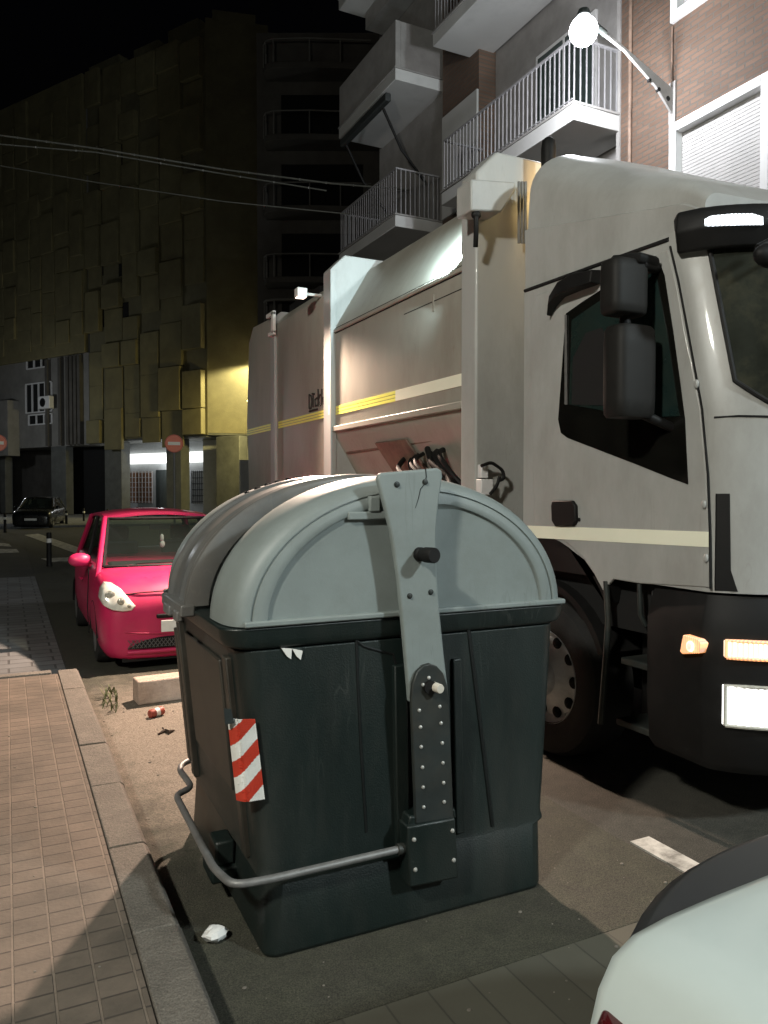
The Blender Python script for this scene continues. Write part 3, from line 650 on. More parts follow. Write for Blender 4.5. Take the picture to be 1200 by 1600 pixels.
# wing mirrors
def housing(mb, c, hx, hy, hz, taper=0.9):
    rings = []
    for z, s_ in ((-1,0.86),(-0.92,0.97),(-0.6,1.0),(0.6,1.0),(0.92,0.96),(1,0.84)):
        pts = []
        for k in range(24):
            a = 2*math.pi*k/24; ca, sa = math.cos(a), math.sin(a)
            e = 0.45; pts.append(c + Vector((hx*s_*math.copysign(abs(ca)**e,ca), hy*s_*math.copysign(abs(sa)**e,sa)*(1.0 if sa<0 else 0.5), hz*z)))
        rings.append(pts)
    mb.loft(rings)
for mir in (0,1):
    fx = (lambda p: Vector((2*CX-p.x,p.y,p.z))) if mir else (lambda p: p)
    mm_ = MB(); housing(mm_, at(971,452,X=2.78), 0.115,0.09,0.135); housing(mm_, at(979,583,X=2.78), 0.125,0.10,0.225)
    mm_.v = [fx(p) for p in mm_.v]; mo = mm_.build("wing_mirror", M("mirror_housing", (0.010,0.0095,0.0085), 0.6, var=0.2, scale=12, spec=0.28) if not mir else m_black, truck, smooth=50)
    ma_ = MB(); 
    ma_.tube([at(1028,420,X=TX), at(1005,414,X=2.86), at(975,418,X=2.80)], 0.026); ma_.tube([at(960,408,X=2.80), at(1000,404,X=2.82), at(1022,410,X=2.95)], 0.03)
    ma_.tube([at(1050,668,X=TX), at(1010,650,X=2.86), at(985,640,X=2.80)], 0.024); ma_.tube([at(972,420,X=2.80), at(985,650,X=2.80)], 0.03)
    ma_.v = [fx(p) for p in ma_.v]; ma_.build("mirror_arm", m_black, mo)
# bumper with lamps
bu = MB(); rings = []
for z, off in ((0.33,-0.03),(0.38,0.01),(0.60,0.03),(0.88,0.035),(1.02,0.03),(1.12,0.0),(1.175,-0.02)):
    o = front_outline(min(z,2.0), off); 
    for p in o: p.z = z
    rings.append([Vector((TX+0.02-min(off,0.03),2.97,z))] + o + [Vector((TX1-0.02+min(off,0.03),2.97,z))])
bu.loft(rings); bump = bu.build("bumper", m_black, truck, smooth=40)
lo = MB(); lo.box(TX+0.10,2.55,0.9,TX1-0.10,CR,1.20); lo.box(TX+0.5,2.6,0.45,TX1-0.5,11,0.95); lo.build("chassis", m_void, truck, smooth=0)
stp = MB(); stp.box(TX+0.06,2.99,0.36,TX+0.30,3.27,0.40); stp.build("cab_step", m_plate, truck, bevel=0.008)
stp = MB(); stp.box(TX+0.09,2.99,0.70,TX+0.30,3.27,0.74); stp.build("cab_step", m_plate, truck, bevel=0.008)
stp = MB(); stp.box(TX+0.28,2.98,0.34,TX+0.32,3.30,1.18); stp.build("step_well", m_black, truck, bevel=0.008)
stp = MB(); stp.tube([Vector((TX+0.0,3.29,1.17)),Vector((TX-0.01,3.26,0.95)),Vector((TX-0.01,3.28,0.7)),Vector((TX-0.005,3.32,0.36))], 0.018); stp.build("arch_edge", m_plate, truck)
stp = MB(); stp.tube([Vector((TX+0.01,3.05,1.18)),Vector((TX+0.0,3.03,1.02)),Vector((TX+0.03,3.02,0.96))], 0.014); stp.build("grab_handle", m_plate, truck)
stp = MB(); stp.box(TX+0.04,2.985,0.40,TX+0.07,3.0,1.15)
stp.build("cab_step", m_black, truck, bevel=0.008)
for mir in (0,1):
    def fp(X, z, o):
        p = cab_pt(X, 1.5, 0.035+o); p.z = z
        if mir: p.x = 2*CX-p.x
        return p
    def lamp_box(name, X0, X1, z0, z1, mat, parent, o=0.012, rim=True):
        l_ = MB(); l_.grid(lambda u,v: fp(X0+(X1-X0)*u, z0+(z1-z0)*v, o), 8, 2, thick=(0,0.02,0)); q = l_.build(name, mat, parent, bevel=0.004)
        if rim:
            t_ = MB(); t_.tube([fp(X0,z0,o),fp(X0,z1,o)]+[fp(X0+(X1-X0)*k/6,z1,o) for k in range(1,7)]+[fp(X1,z0,o)]+[fp(X1-(X1-X0)*k/6,z0,o) for k in range(1,7)], 0.009, n=6); t_.build("bezel", m_chrome if z0<0.8 else e_amber, q)
        return q
    lamp_box("position_lamp", 3.048, 3.26, 0.895, 0.975, e_side, bump)
    lamp_box("headlamp", 3.046, 3.34, 0.575, 0.765, e_head, bump)
    tl_ = MB(); X = TX-0.03 if not mir else TX1+0.03
    q = [at(px,py,X=TX-0.07) for px,py in ((1067,992),(1090,999),(1095,1006),(1092,1021),(1066,1022),(1062,1018))]
    if mir: q = [Vector((2*CX-p.x,p.y,p.z)) for p in q]
    tl_.prism(q, (0.09 if not mir else -0.09,0,0)); ts_ = tl_.build("turn_signal", e_amber, bump, bevel=0.004)
    bl_ = MB(); cq = sum(q, Vector())/len(q); bl_.ball(cq + Vector((-0.004 if not mir else 0.004, -0.004, 0.0)), (0.012,0.022,0.026), 12, 8); bl_.build("bulb", e_side, ts_)
# wheels
def wheel(y, X, side, name="wheel"):
    c = Vector((X, y, 0.50)); ax = (-side,0,0)
    t = MB(); t.lathe([(0.29,0.0),(0.33,0.02),(0.44,0.025),(0.475,0.01),(0.495,-0.03),(0.50,-0.06),(0.50,-0.26),(0.46,-0.29),(0.30,-0.29)], c, ax, n=48, cap=False)
    tw = t.build(name, m_rubber, truck, smooth=35)
    r_ = MB(); r_.lathe([(0.295,0.01),(0.30,0.0),(0.285,-0.02),(0.25,-0.05),(0.20,-0.035),(0.15,0.0),(0.12,0.02),(0.11,0.07),(0.09,0.09),(0.01,0.095)], c, ax, n=40, cap=False)
    r_.build("wheel_rim", M("wheel_steel", (0.7,0.72,0.74), 0.45, metal=0.3, var=0.2, scale=10) if name == "wheel" else m_steel, tw, smooth=40)
    h_ = MB()
    for k in range(10):
        a = 2*math.pi*k/10; h_.ball(c + Vector((side*0.036, 0.228*math.cos(a), 0.228*math.sin(a))), (0.022,0.036,0.036), 12, 8)
    h_.each("hand_hole", m_void, tw)
    return tw
for X, s in ((TX+0.06,1),(TX1-0.06,-1)):
    wheel(3.9, X, s); wheel(8.3, X, s)
mg = MB(); rings = []
for k in range(17):
    a = R(20+8.5*k); rings.append([Vector((X, 3.9+r*math.cos(a), 0.5+r*math.sin(a))) for X, r in ((TX+0.02,0.58),(TX+0.40,0.58),(TX+0.40,0.62),(TX+0.02,0.62))])
mg.loft(rings); mg.build("mudguard", m_black, truck)
# ---- body: front bulkhead, hoop, hopper, rear section
BX, BX1 = 2.95, 5.55
def hoop_outline(Y, ch, zt, x0=BX, x1=BX1, zb_=0.85): return [(x0,Y,zb_),(x0,Y,zt-ch),(x0+ch,Y,zt),(x1-ch,Y,zt),(x1,Y,zt-ch),(x1,Y,zb_)]
ZT = 4.06
bh = MB(); bh.prism(hoop_outline(4.55,0.17,ZT), (0,0.20,0)); bulk = bh.build("bulkhead", m_truck, truck, bevel=0.018, seg=3)
hb = MB()  # boxed housing on the bulkhead front
hb.prism([at(px,py,Y=4.36) for px,py in ((736,279),(806,284),(806,298),(784,331),(736,329))], (0,0.188,0))
hb.build("cable_housing", m_truck, bulk, bevel=0.012)
hs = MB(); hs.tube([at(744,330,Y=4.40), at(744,340,Y=4.38), at(744,360,Y=4.40), at(743,386,Y=4.44)], 0.017); hs.ball(at(744,336,Y=4.39), (0.035,0.03,0.03)); hs.build("cable_end", m_black, bulk)
pk = MB()
for px in (811,816,821): pk.tube([at(px,284,Y=4.48), at(px,380,Y=4.48)], 0.011, n=8)
pk.each("hydraulic_pipe", m_steel, bulk)
bea = MB(); c = Vector((3.55,4.30,3.80)); bea.lathe([(0.05,-0.05),(0.055,0),(0.05,0.06),(0.03,0.10),(0.001,0.11)], c, n=20); beao = bea.build("amber_beacon", e_sod, bulk)
point_lamp("beacon_light", c + Vector((0.12,-0.02,0.10)), P_BEACON, C_BEACON, beao, 0.06)
ant = MB(); c = at(857,236,X=3.45); ant.lathe([(0.05,-0.25),(0.052,0.02),(0.045,0.07),(0.025,0.09),(0.001,0.095)], c, n=20); ant.build("roof_beacon", m_black, truck)
hp = MB(); hp.prism(hoop_outline(7.20,0.15,ZT), (0,0.22,0)); hoop = hp.build("rear_hoop", m_truck, truck, bevel=0.012, seg=3)
hl = MB(); hl.box(BX-0.012,7.19,0.85,BX+0.05,7.235,3.9); hl.build("hoop_edge", m_truck, hoop, bevel=0.006)
# hopper: straight side to z 3.3, arched roof, inclined lower panel
hz = MB(); SX = 2.99; pr = [(3.62,1.25),(3.30,1.72),(3.27,1.78),(3.01,2.20),(SX,2.29),(SX,3.30)]
pr += [(3.0,3.335),(3.36,3.93),(3.40,3.965),(3.58,4.06)]
pr = pr + [(CX,4.06)] ; full = pr + [(2*CX-x,z) for x,z in pr[:-1][::-1]]
hz.prism([(x,4.74,z) for x,z in full], (0,2.48,0)); hop = hz.build("hopper", m_box, truck, smooth=25)
tr_ = MB(); tr_.box(SX-0.02,4.75,3.265,SX+0.03,7.2,3.30); tr_.box(SX-0.035,4.75,2.27,SX+0.03,7.2,2.325); tr_.box(SX-0.006,5.2,3.06,SX+0.02,5.23,3.2)
tr_.build("hopper_trim", m_box, hop, bevel=0.008)
dl = MB(); dl.box(SX-0.004,4.76,3.255,SX+0.02,7.19,3.266); dl.box(SX-0.004,4.76,3.30,SX+0.05,7.19,3.312); dl.box(SX-0.003,4.76,3.14,SX+0.02,5.7,3.146); dl.build("panel_gap", m_void, hop, smooth=0)
st1 = MB(); st1.box(SX-0.006,4.76,2.44,SX+0.01,5.85,2.53); st1.build("reflective_strip", m_tape, hop, smooth=0)
st1 = MB()
for k in range(3): st1.box(SX-0.006,5.85,2.44+0.031*k,SX+0.01,7.17,2.465+0.031*k)
st1.build("reflective_strip", m_tape_y, hop, smooth=0)
hr = MB(); hr.tube([(3.10,4.9,2.09),(3.10,7.15,2.06)], 0.016); hr.prism([(3.045,5.75,2.12),(3.045,6.35,2.12),(3.30,6.25,1.70),(3.30,5.62,1.70)], (-0.02,0,-0.01)); hr.build("tipper_panel", m_rusty, hop, bevel=0.005)
ck = MB()
random.seed(9)
for k in range(7):
    y0 = 4.85+0.11*k; a = random.uniform(0.05,0.14)
    ck.tube(rnd([Vector((3.22,y0+0.5,2.02)),Vector((3.10-a,y0+0.35,1.98-0.02*k)),Vector((3.12-a,y0+0.12,1.78)),Vector((3.22-a,y0+0.02,1.66)),Vector((3.2,y0-0.1,1.58))],0.12,4), random.uniform(0.016,0.03), n=8)
ck.tube([(3.1,5.5,2.02),(3.02,5.3,1.9),(3.05,5.1,1.80),(3.0,4.95,1.7)], 0.025); ck.each("hydraulic_hose", m_black, hop)
rs = MB(); rs.prism([(3.0,7.42,0.9),(3.0,7.42,3.72),(3.10,7.42,3.84),(5.4,7.42,3.84),(5.5,7.42,3.72),(5.5,7.42,0.9)], (0,1.75,0)); rear = rs.build("body_box", m_box, truck, bevel=0.015)
po = MB(); po.prism([(2.965,9.08,0.9),(2.965,9.08,3.80),(3.06,9.08,3.88),(5.44,9.08,3.88),(5.535,9.08,3.80),(5.535,9.08,0.9)], (0,0.16,0)); po.build("rear_post", m_truck, truck, bevel=0.01)
tg = MB(); tg.prism([(3.0,9.25,0.9),(3.0,9.25,3.84),(3.0,10.1,3.88),(3.0,10.3,3.70),(3.0,10.42,2.6),(3.0,10.38,2.42),(3.0,10.30,0.9)], (2.5,0,0)); tgo = tg.build("tailgate", m_box, truck, bevel=0.02)
br3 = MB(); br3.box(2.93,9.02,3.60,2.97,9.10,3.86); br3.box(2.93,9.02,3.82,2.97,9.30,3.87); br3.box(2.93,9.02,3.58,2.97,9.22,3.63); br3.build("latch_bracket", m_white, tgo, bevel=0.006)
st2 = MB()
for k in range(3): st2.box(2.994,7.44,2.44+0.030*k,3.01,9.02,2.463+0.030*k)
st2.build("reflective_strip", m_tape_y, rear, smooth=0)
st2 = MB(); st2.box(2.993,7.44,2.44,3.01,7.52,2.54); st2.box(2.944,7.24,2.45,2.96,7.27,2.54); st2.build("reflective_strip", m_white, rear, smooth=0)
st2 = MB()
for k in range(3): st2.box(2.994,9.26,2.44+0.030*k,3.01,10.39,2.463+0.030*k)
st2.build("reflective_strip", m_tape_y, tgo, smooth=0)
gf = MB()   # sprayed tag: letters like D i c k h
def stroke(pts, w=0.011): gf.tube([Vector((2.996, 7.95 - x, 2.58 + z)) for x, z in pts], w, n=6)
for s_ in ([(0,0),(0,0.15)],[(0,0.15),(0.06,0.13),(0.08,0.07),(0.06,0.0),(0,0)],[(0.12,0.0),(0.12,0.13)],[(0.09,0.15),(0.16,0.14)],[(0.23,0.09),(0.18,0.08),(0.18,0.01),(0.24,0.01)],[(0.27,0),(0.27,0.18)],[(0.33,0.12),(0.27,0.06),(0.34,0.0)],[(0.37,0.0),(0.38,0.17)],[(0.38,0.09),(0.42,0.08),(0.43,0.0)],[(0.0,-0.03),(0.25,-0.03)]): stroke(s_)
gf.build("spray_tag", M("spray_paint", (0.03,0.026,0.022), 0.7), rear)
ri = MB()
ri.tube([(3.05,7.5,3.90),(3.3,8.2,3.98),(3.3,9.0,3.92)], 0.03); ri.box(3.1,7.9,3.84,3.3,8.9,3.92); ri.build("roof_ram", m_black, rear)
# work lamp on the hoop (lights the kerb side) and the lamp behind the bulkhead
wk = MB(); c = Vector((2.78,7.62,3.74)); wk.box(c.x-0.055,c.y-0.055,c.z-0.045,c.x+0.055,c.y+0.055,c.z+0.045); wk.box(c.x,c.y-0.015,c.z-0.02,c.x+0.24,c.y+0.015,c.z+0.01); wk.build("work_lamp", m_white, rear, bevel=0.01)
wl_ = MB(); wl_.box(c.x-0.045,c.y-0.045,c.z-0.052,c.x+0.045,c.y+0.045,c.z-0.0455); wlo = wl_.build("work_lamp_lens", e_work, rear, smooth=0)
point_lamp("work_light", c - Vector((0,0,0.10)), P_WORK, C_WORK, wlo, 0.06, spot=112, aim=(-0.3,5.6,0))
rl = MB(); c = Vector((3.015,4.80,3.44)); rl.box(c.x-0.02,c.y-0.045,c.z-0.05,c.x+0.03,c.y+0.02,c.z+0.05); rl.build("roof_lamp", m_black, bulk, bevel=0.008)
rlo = MB().box(c.x-0.015,c.y+0.021,c.z-0.035,c.x+0.025,c.y+0.027,c.z+0.035).build("roof_lamp_lens", e_marker, bulk, smooth=0)
point_lamp("roof_light", c + Vector((-0.03,0.06,-0.01)), P_ROOF, C_ROOF, rlo, 0.03, spot=150, aim=c+Vector((0.25,2.0,0.25)))
# valve box and loose cable near the bulkhead foot
vb = MB(); q = at(754,738,Y=4.52); vb.box(q.x-0.03,q.y-0.03,q.z-0.04,q.x+0.03,q.y+0.02,q.z+0.055); q2 = at(758,760,Y=4.5); vb.box(q2.x-0.05,q2.y-0.03,q2.z-0.06,q2.x+0.05,q2.y+0.04,q2.z+0.05); vb.build("socket_box", m_frame, bulk, bevel=0.006)
cb = MB(); cb.tube(rnd([at(px,py,Y=4.46) for px,py in ((752,728),(768,722),(786,735),(788,748),(778,752),(782,742),(776,760),(766,772))],0.03,4), 0.012, n=8); cb.build("loose_cable", m_black, bulk)

# ================================================================== CARS
def car(name, label, loc, rz, paint, st, gh, front=True, lamps=True):
    root = thing(name, label, "car", loc, rz)
    MX = Matrix.LocRotScale(Vector(loc), root.rotation_euler, None)
    def part(mb, n, mat, parent=None, **k):
        mb.v = [MX @ v for v in mb.v]; return mb.build(n, mat, parent or root, **k)
    b = MB(); rings = []
    for y, hw, zb_, zt, cr in st:
        zm = zb_ + (zt-zb_)*0.55
        half = [(0.0,zb_),(hw*0.90,zb_),(hw*0.985,zb_+(zt-zb_)*0.10),(hw,zm),(hw*0.985,zb_+(zt-zb_)*0.78),(hw*0.93,zt-0.012),(hw*0.80,zt+cr*0.35),(hw*0.45,zt+cr*0.8),(0,zt+cr)]
        ring = [Vector((x,y,z)) for x,z in half] + [Vector((-x,y,z)) for x,z in half[1:-1][::-1]]
        for p_ in ring: p_.y -= gh.get('rc', 0)*(abs(p_.x)/0.86)**2*min(1, max(0, (y-3.7)/0.3))
        rings.append(ring)
    b.loft(rings); body = part(b, "body", paint, sub=1, smooth=180)
    g = gh   # dict: yb0,yt0,yt1,yb1, wb,wt, zb,zt
    def P(t, side, h):   # point on the greenhouse edge: t 0 front .. 1 rear
        yb = g['yb0']+(g['yb1']-g['yb0'])*t; yt = g['yt0']+(g['yt1']-g['yt0'])*t
        y = yb+(yt-yb)*h; w = g['wb']+(g['wt']-g['wb'])*h; return Vector((side*w, y, g['zb']+(g['zt']-g['zb'])*h))
    def bowed(t, ins):
        def fn(u, v):
            v = ins+(1-2*ins)*v; a = P(t,-1,v); c_ = P(t,1,v); k = ins*0.9+(1-1.8*ins)*u; p = a*(1-k)+c_*k
            s = -1 if t == 0 else 1
            p.y += s*g.get('bow',0.10)*(1-(2*k-1)**2)*(1-0.5*v); return p
        return fn
    for t, n in ((0,"windscreen"),(1,"rear_window")):
        q = MB(); q.grid(bowed(t,0.05), 14, 6); wso_ = part(q, n, m_screen, smooth=60)
        fn = bowed(t,0.035); q = MB(); edge = [fn(k/10,0) for k in range(11)] + [fn(1,k/6) for k in range(1,7)] + [fn(1-k/10,1) for k in range(1,11)] + [fn(0,1-k/6) for k in range(1,7)]
        q.tube([p + Vector((0,-0.008 if t == 0 else 0.008,0.004)) for p in edge], 0.017, n=6); part(q, "window_seal", m_black, wso_)
    for side in (-1,1):
        for t0,t1 in ((0.03,0.46),(0.50,0.95)):
            q = MB(); q.grid(lambda u,v: P(t0+(t1-t0)*u, side, 0.05+0.86*v), 6, 4); part(q, "side_window", m_glass)
        for t in (0.0,0.48,1.0):
            q = MB(); q.tube([P(t,side,h/6-0.02*(h==6)) for h in range(-1,7)], 0.036 if t != 0.48 else 0.024, n=10, flat=0.75); part(q, "pillar", paint if t != 0.48 else m_black)
    rf = MB()
    def roof(u,v):
        a = P(v,-1,1.0); c_ = P(v,1,1.0); p = a*(1-u)+c_*u; p.z += 0.055*(1-(2*u-1)**2) + 0.03*(1-(2*v-1)**2) + 0.005
        if v < 0.02: p.y -= g.get('bow',0.10)*0.5*(1-(2*u-1)**2)
        return p
    rf.grid(roof, 12, 10, thick=(0,0,-0.035)); part(rf, "roof", paint, smooth=60)
    it = MB(); it.box(-g['wb']*0.95, g['yb0']+0.15, g['zb']-0.10, g['wb']*0.95, g['yb1']-0.15, g['zb']-0.06); part(it, "interior_floor", m_void, smooth=0)
    se = MB()
    for sx in (-0.36,0.36):
        yb = g['yb0']+1.25
        se.box(sx-0.22,yb,g['zb']-0.1,sx+0.22,yb+0.12,g['zb']+0.20); se.box(sx-0.12,yb+0.02,g['zb']+0.20,sx+0.12,yb+0.10,g['zb']+0.38)
    se.box(-0.6,g['yb0']+0.12,g['zb']-0.1,0.6,g['yb0']+0.42,g['zb']+0.04)
    part(se, "seat", m_cloth, bevel=0.04, seg=3)
    L = st[-1][0]; hw = max(s[1] for s in st)
    for y in (g['w0'], g['w1']):
        for side in (-1,1):
            c = Vector((side*(hw-0.025), y, 0.285)); w = MB(); w.lathe([(0.18,0.0),(0.20,0.0),(0.275,-0.01),(0.288,-0.04),(0.288,-0.18),(0.2,-0.19)], c, (side,0,0), n=32, cap=False); wo = part(w, "wheel", m_rubber)
            r_ = MB(); r_.lathe([(0.20,0.0),(0.18,-0.012),(0.07,-0.02),(0.03,-0.005),(0.001,-0.004)], c, (side,0,0), n=24, cap=False); part(r_, "wheel_rim", m_steel, wo)
            a_ = MB(); a_.tube([c + Vector((-side*0.006, 0.315*math.cos(R(k*15)), 0.315*math.sin(R(k*15)))) for k in range(0,13)], 0.022, n=8); part(a_, "arch_trim", m_black)
    for side in (-1,1):
        m_ = MB(); m_.ball((side*(hw+0.055), g['yb0']+0.34, g['zb']+0.07), (0.115,0.075,0.075)); m_.tube([(side*(hw-0.06),g['yb0']+0.36,g['zb']+0.01),(side*(hw+0.05),g['yb0']+0.35,g['zb']+0.05)], 0.025); part(m_, "door_mirror", paint)
    return root, part, P
# red hatchback
rst = [(-0.01,0.60,0.15,0.53,0.05),(0.0,0.66,0.12,0.60,0.05),(0.045,0.735,0.10,0.68,0.05),(0.14,0.785,0.095,0.765,0.05),(0.30,0.80,0.11,0.82,0.045),(0.45,0.805,0.17,0.845,0.04),(0.70,0.805,0.17,0.87,0.03),(0.92,0.805,0.17,0.895,0.02),(1.6,0.81,0.17,0.92,0.0),(2.6,0.81,0.17,0.95,0.0),(3.1,0.79,0.18,0.97,0.0),(3.3,0.74,0.22,0.93,0.0),(3.4,0.64,0.30,0.84,0.0)]
rgh = dict(yb0=0.88,yt0=1.58,yt1=2.95,yb1=3.26,wb=0.715,wt=0.575,zb=0.885,zt=1.385,w0=0.62,w1=2.85,bow=0.12)
rc, rp, RP = car("parked_car", "bright red small hatchback parked behind the waste container", (1.545,7.36,0), 0, m_redcar, rst, rgh)
RMI = Matrix.LocRotScale(Vector((1.545,7.36,0)), None, None).inverted()
hpx = [(158,936,.085),(160,922,.115),(166,913,.14),(178,914,.13),(190,921,.105),(201,934,.07),(212,947,.035),(206,954,.025),(192,956,.025),(176,954,.035),(163,947,.06)]
for sx in (-1,1):
    pts = [RMI @ at(px,py,Y=7.36+d-0.035) for px,py,d in hpx]; cen = sum(pts, Vector())/len(pts)
    h = MB(); rings = []
    for sc, dy in ((1.04,0.20),(1.0,0.0),(0.93,-0.012),(0.6,-0.024),(0.15,-0.028)): rings.append([cen + (p-cen)*sc + Vector((0,dy,0)) for p in pts])
    h.loft(rings)
    for v in h.v: v.x *= (1 if sx < 0 else -1)
    hl_ = rp(h, "headlight", m_chrome, smooth=50)
    i_ = MB()
    for px,py,d,r_ in ((172,930,.09,0.045),(189,940,.05,0.034),(202,947,.03,0.018)):
        c_ = RMI @ at(px,py,Y=7.36+d-0.055); c_.x *= (1 if sx < 0 else -1); i_.ball(c_, (r_,0.014,r_), 14, 8)
    i_ = [rp(m_, "lamp_bowl", M("lamp_bowl_glass", (0.42,0.42,0.36), 0.12, metal=0.4, var=0.6, scale=70), hl_) for m_ in i_.islands()]
g_ = MB(); g_.box(-0.30,-0.026,0.485,0.30,0.06,0.525); rp(g_, "upper_grille", m_black, bevel=0.012)
def fyc(x): return -0.036 + 0.03*(abs(x)/0.6)**3
g_ = MB(); g_.grid(lambda u,v: Vector((( -0.56+1.12*u)*(1-0.14*v), fyc(-0.56+1.12*u)+0.004*v, 0.215+0.10*v*(1-0.55*abs(2*u-1)**4))), 24, 4, thick=(0,0.04,0)); lgr = rp(g_, "lower_grille", m_black)
q = MB()
for k in range(-15,15):
    xa = k*0.036
    for d in (0,1):
        x0_, x1_ = (xa-0.018, xa+0.04) if d == 0 else (xa+0.04, xa-0.018); q.tube([(x0_, fyc(x0_)-0.004, 0.224),(x1_, fyc(x1_)-0.003, 0.300)], 0.004, n=5)
rp(q, "grille_mesh", M("grille_wire", (0.09,0.09,0.09), 0.4), lgr)
q = MB(); q.tube([(x, fyc(x)-0.002, 0.345+0.03*(abs(x)/0.6)**2) for x in [0.58*k/8 for k in range(-8,9)]], 0.004, n=6); rp(q, "bumper_crease", m_redcar)
q = MB(); q.tube([(x, fyc(x)+0.004, 0.185) for x in [0.56*k/8 for k in range(-8,9)]], 0.02, n=8); rp(q, "bumper_lip", m_redcar)
q = MB(); q.box(-0.26,-0.034,0.355,0.26,-0.018,0.465); rp(q, "licence_plate", m_white, bevel=0.004)
q = MB(); q.tube([(-0.60,0.070,0.712),(-0.42,0.047,0.727),(-0.2,0.036,0.733),(0,0.033,0.735),(0.2,0.036,0.733),(0.42,0.047,0.727),(0.60,0.070,0.712)], 0.0065, n=6); rp(q, "bonnet_seam", m_void)
q = MB(); q.ball((0,-0.018,0.56),(0.055,0.008,0.035),16,8); rp(q, "badge", m_chrome)
for a_, b_ in ((-0.45,0.10),(0.05,0.58)):
    q = MB(); q.tube([(a_,0.80,0.905),(a_+0.12,0.90,0.925),(b_,0.885,0.93)], 0.009, n=6); rp(q, "wiper", m_black)
for sx in (-1,1):
    q = MB(); q.tube([(sx*0.80,0.98,0.88),(sx*0.815,1.0,0.5),(sx*0.80,1.02,0.22)], 0.005, n=6); rp(q, "door_seam", m_void)
    q = MB(); q.tube([(sx*0.816,1.62,0.72),(sx*0.835,1.68,0.72),(sx*0.816,1.76,0.72)], 0.014, n=8); rp(q, "door_handle", m_redcar)
q = MB(); q.box(-0.60,0.03,0.09,0.60,0.35,0.22); rp(q, "underbody", m_void, smooth=0)
q = MB(); q.box(-0.11,1.50,1.245,0.11,1.53,1.30); q.tube([(0.0,1.5,1.24),(0.0,1.49,1.18)], 0.006); mi_ = rp(q, "inner_mirror", m_black, bevel=0.01)
q = MB(); q.ball((0.02,1.485,1.15),(0.022,0.02,0.045)); q.ball((0.025,1.485,1.08),(0.028,0.02,0.04)); rp(q, "hanging_charm", m_paper, mi_)
# white car: only its boot corner is in view
wst = [(0.0,0.55,0.28,0.55,0.04),(0.05,0.70,0.22,0.62,0.04),(0.3,0.82,0.18,0.74,0.05),(1.0,0.85,0.18,0.90,0.03),(2.0,0.86,0.18,0.93,0.0),(3.2,0.86,0.18,0.93,0.0),(3.85,0.862,0.20,0.925,0.012),(3.96,0.862,0.22,0.922,0.012),(4.07,0.864,0.26,0.917,0.012),(4.115,0.864,0.30,0.908,0.01),(4.135,0.852,0.40,0.885,0.01)]
wgh = dict(yb0=1.0,yt0=1.75,yt1=2.9,yb1=3.6,wb=0.74,wt=0.60,zb=0.92,zt=1.42,w0=0.8,w1=3.25,bow=0.08,rc=0.035)
wc, wpt_, WP = car("white_car", "white saloon car whose boot corner shows close in front of the viewer", (1.71,-3.095,0), 0, m_whitecar, wst, wgh)
q = MB(); rings = []
for k in range(25):
    x = -0.84 + 1.68*k/24; e = abs(x)/0.862; yy = 4.365 - 0.31*e**2.7
    zt_ = 0.866 - 0.16*e**5; yb_ = yy-0.30+0.12*e**3
    rings.append([Vector((x*0.93,yb_,0.30)),Vector((x,yy-0.03,0.33)),Vector((x,yy,0.55)),Vector((x,yy-0.003,zt_-0.10)),Vector((x*0.995,yy-0.02,zt_-0.04)),Vector((x*0.985,yy-0.06,zt_-0.004)),Vector((x*0.90,yb_,zt_-0.03*e))])
q.loft(rings); wpt_(q, "rear_bumper", M("dark_bumper_plastic", (0.035,0.036,0.038), 0.32, var=0.15), bevel=0.012, seg=3, smooth=60)
for sx in (-1,1):
    q = MB(); q.loft([[Vector((sx*(0.872-o),3.985,z)), Vector((sx*(0.880-o),4.015,z)), Vector((sx*(0.868-o),4.055+v,z)), Vector((sx*(0.835-o),4.085+v,z)), Vector((sx*0.815,4.03,z)), Vector((sx*0.84,3.97,z))] for z,o,v in ((0.56,0.012,0.0),(0.60,0.008,0.004),(0.77,0.010,0.0),(0.815,0.022,-0.012))])
    wpt_(q, "tail_lamp", m_tail, bevel=0.012, seg=3, smooth=50)
# ================================================================== STREET FURNITURE
def wall_lamp(loc_y, label, power):
    base = Vector((8.5, loc_y, 7.15))
    r_ = thing("street_lamp", label, "street lamp", base, 0, "wall bracket street lamps")
    ar_ = MB(); ar_.prism([base+Vector(p) for p in ((-0.0,-0.02,-0.20),(0,-0.02,0.17),(-0.95,-0.02,0.545),(-1.30,-0.02,0.655),(-1.30,-0.02,0.615),(-0.92,-0.02,0.48),(-0.35,-0.02,0.14))], (0,0.04,0)); aro = ar_.build("bracket", m_stucco, r_, bevel=0.008)
    pb_ = MB(); pb_.box(base.x-0.03,base.y-0.06,base.z-0.30,base.x-0.001,base.y+0.06,base.z+0.28); pb_.build("wall_plate", m_stucco, r_, bevel=0.004)
    hl2 = MB()
    for k in range(3): hl2.cyl(base+Vector((-0.12-0.17*k,-0.024,0.02+0.09*k)), base+Vector((-0.12-0.17*k,0.024,0.02+0.09*k)), 0.035-0.007*k)
    hl2.build("bracket_hole", m_void, aro)
    hd_ = MB(); hd_.lathe([(0.03,0.24),(0.07,0.22),(0.09,0.17),(0.09,0.14)], base+Vector((-1.62,0,0.62)), n=28); hd_.tube([base+Vector((-1.25,0,0.63)),base+Vector((-1.5,0,0.72))], 0.045); hd_.build("lamp_head", m_plate, r_)
    bo = MB(); bo.ball(base+Vector((-1.62,0,0.57)), (0.185,0.185,0.185), 28, 18); boo = bo.build("lamp_bowl", e_lamp, r_)
    point_lamp("street_light", base+Vector((-1.62,0,0.22)), power, C_STREET if loc_y > 0 else C_BACK, boo, 0.14 if loc_y > 0 else 0.4)
    return r_
wall_lamp(8.05, "lit street lamp on a wall bracket high on the brick building", P_STREET)
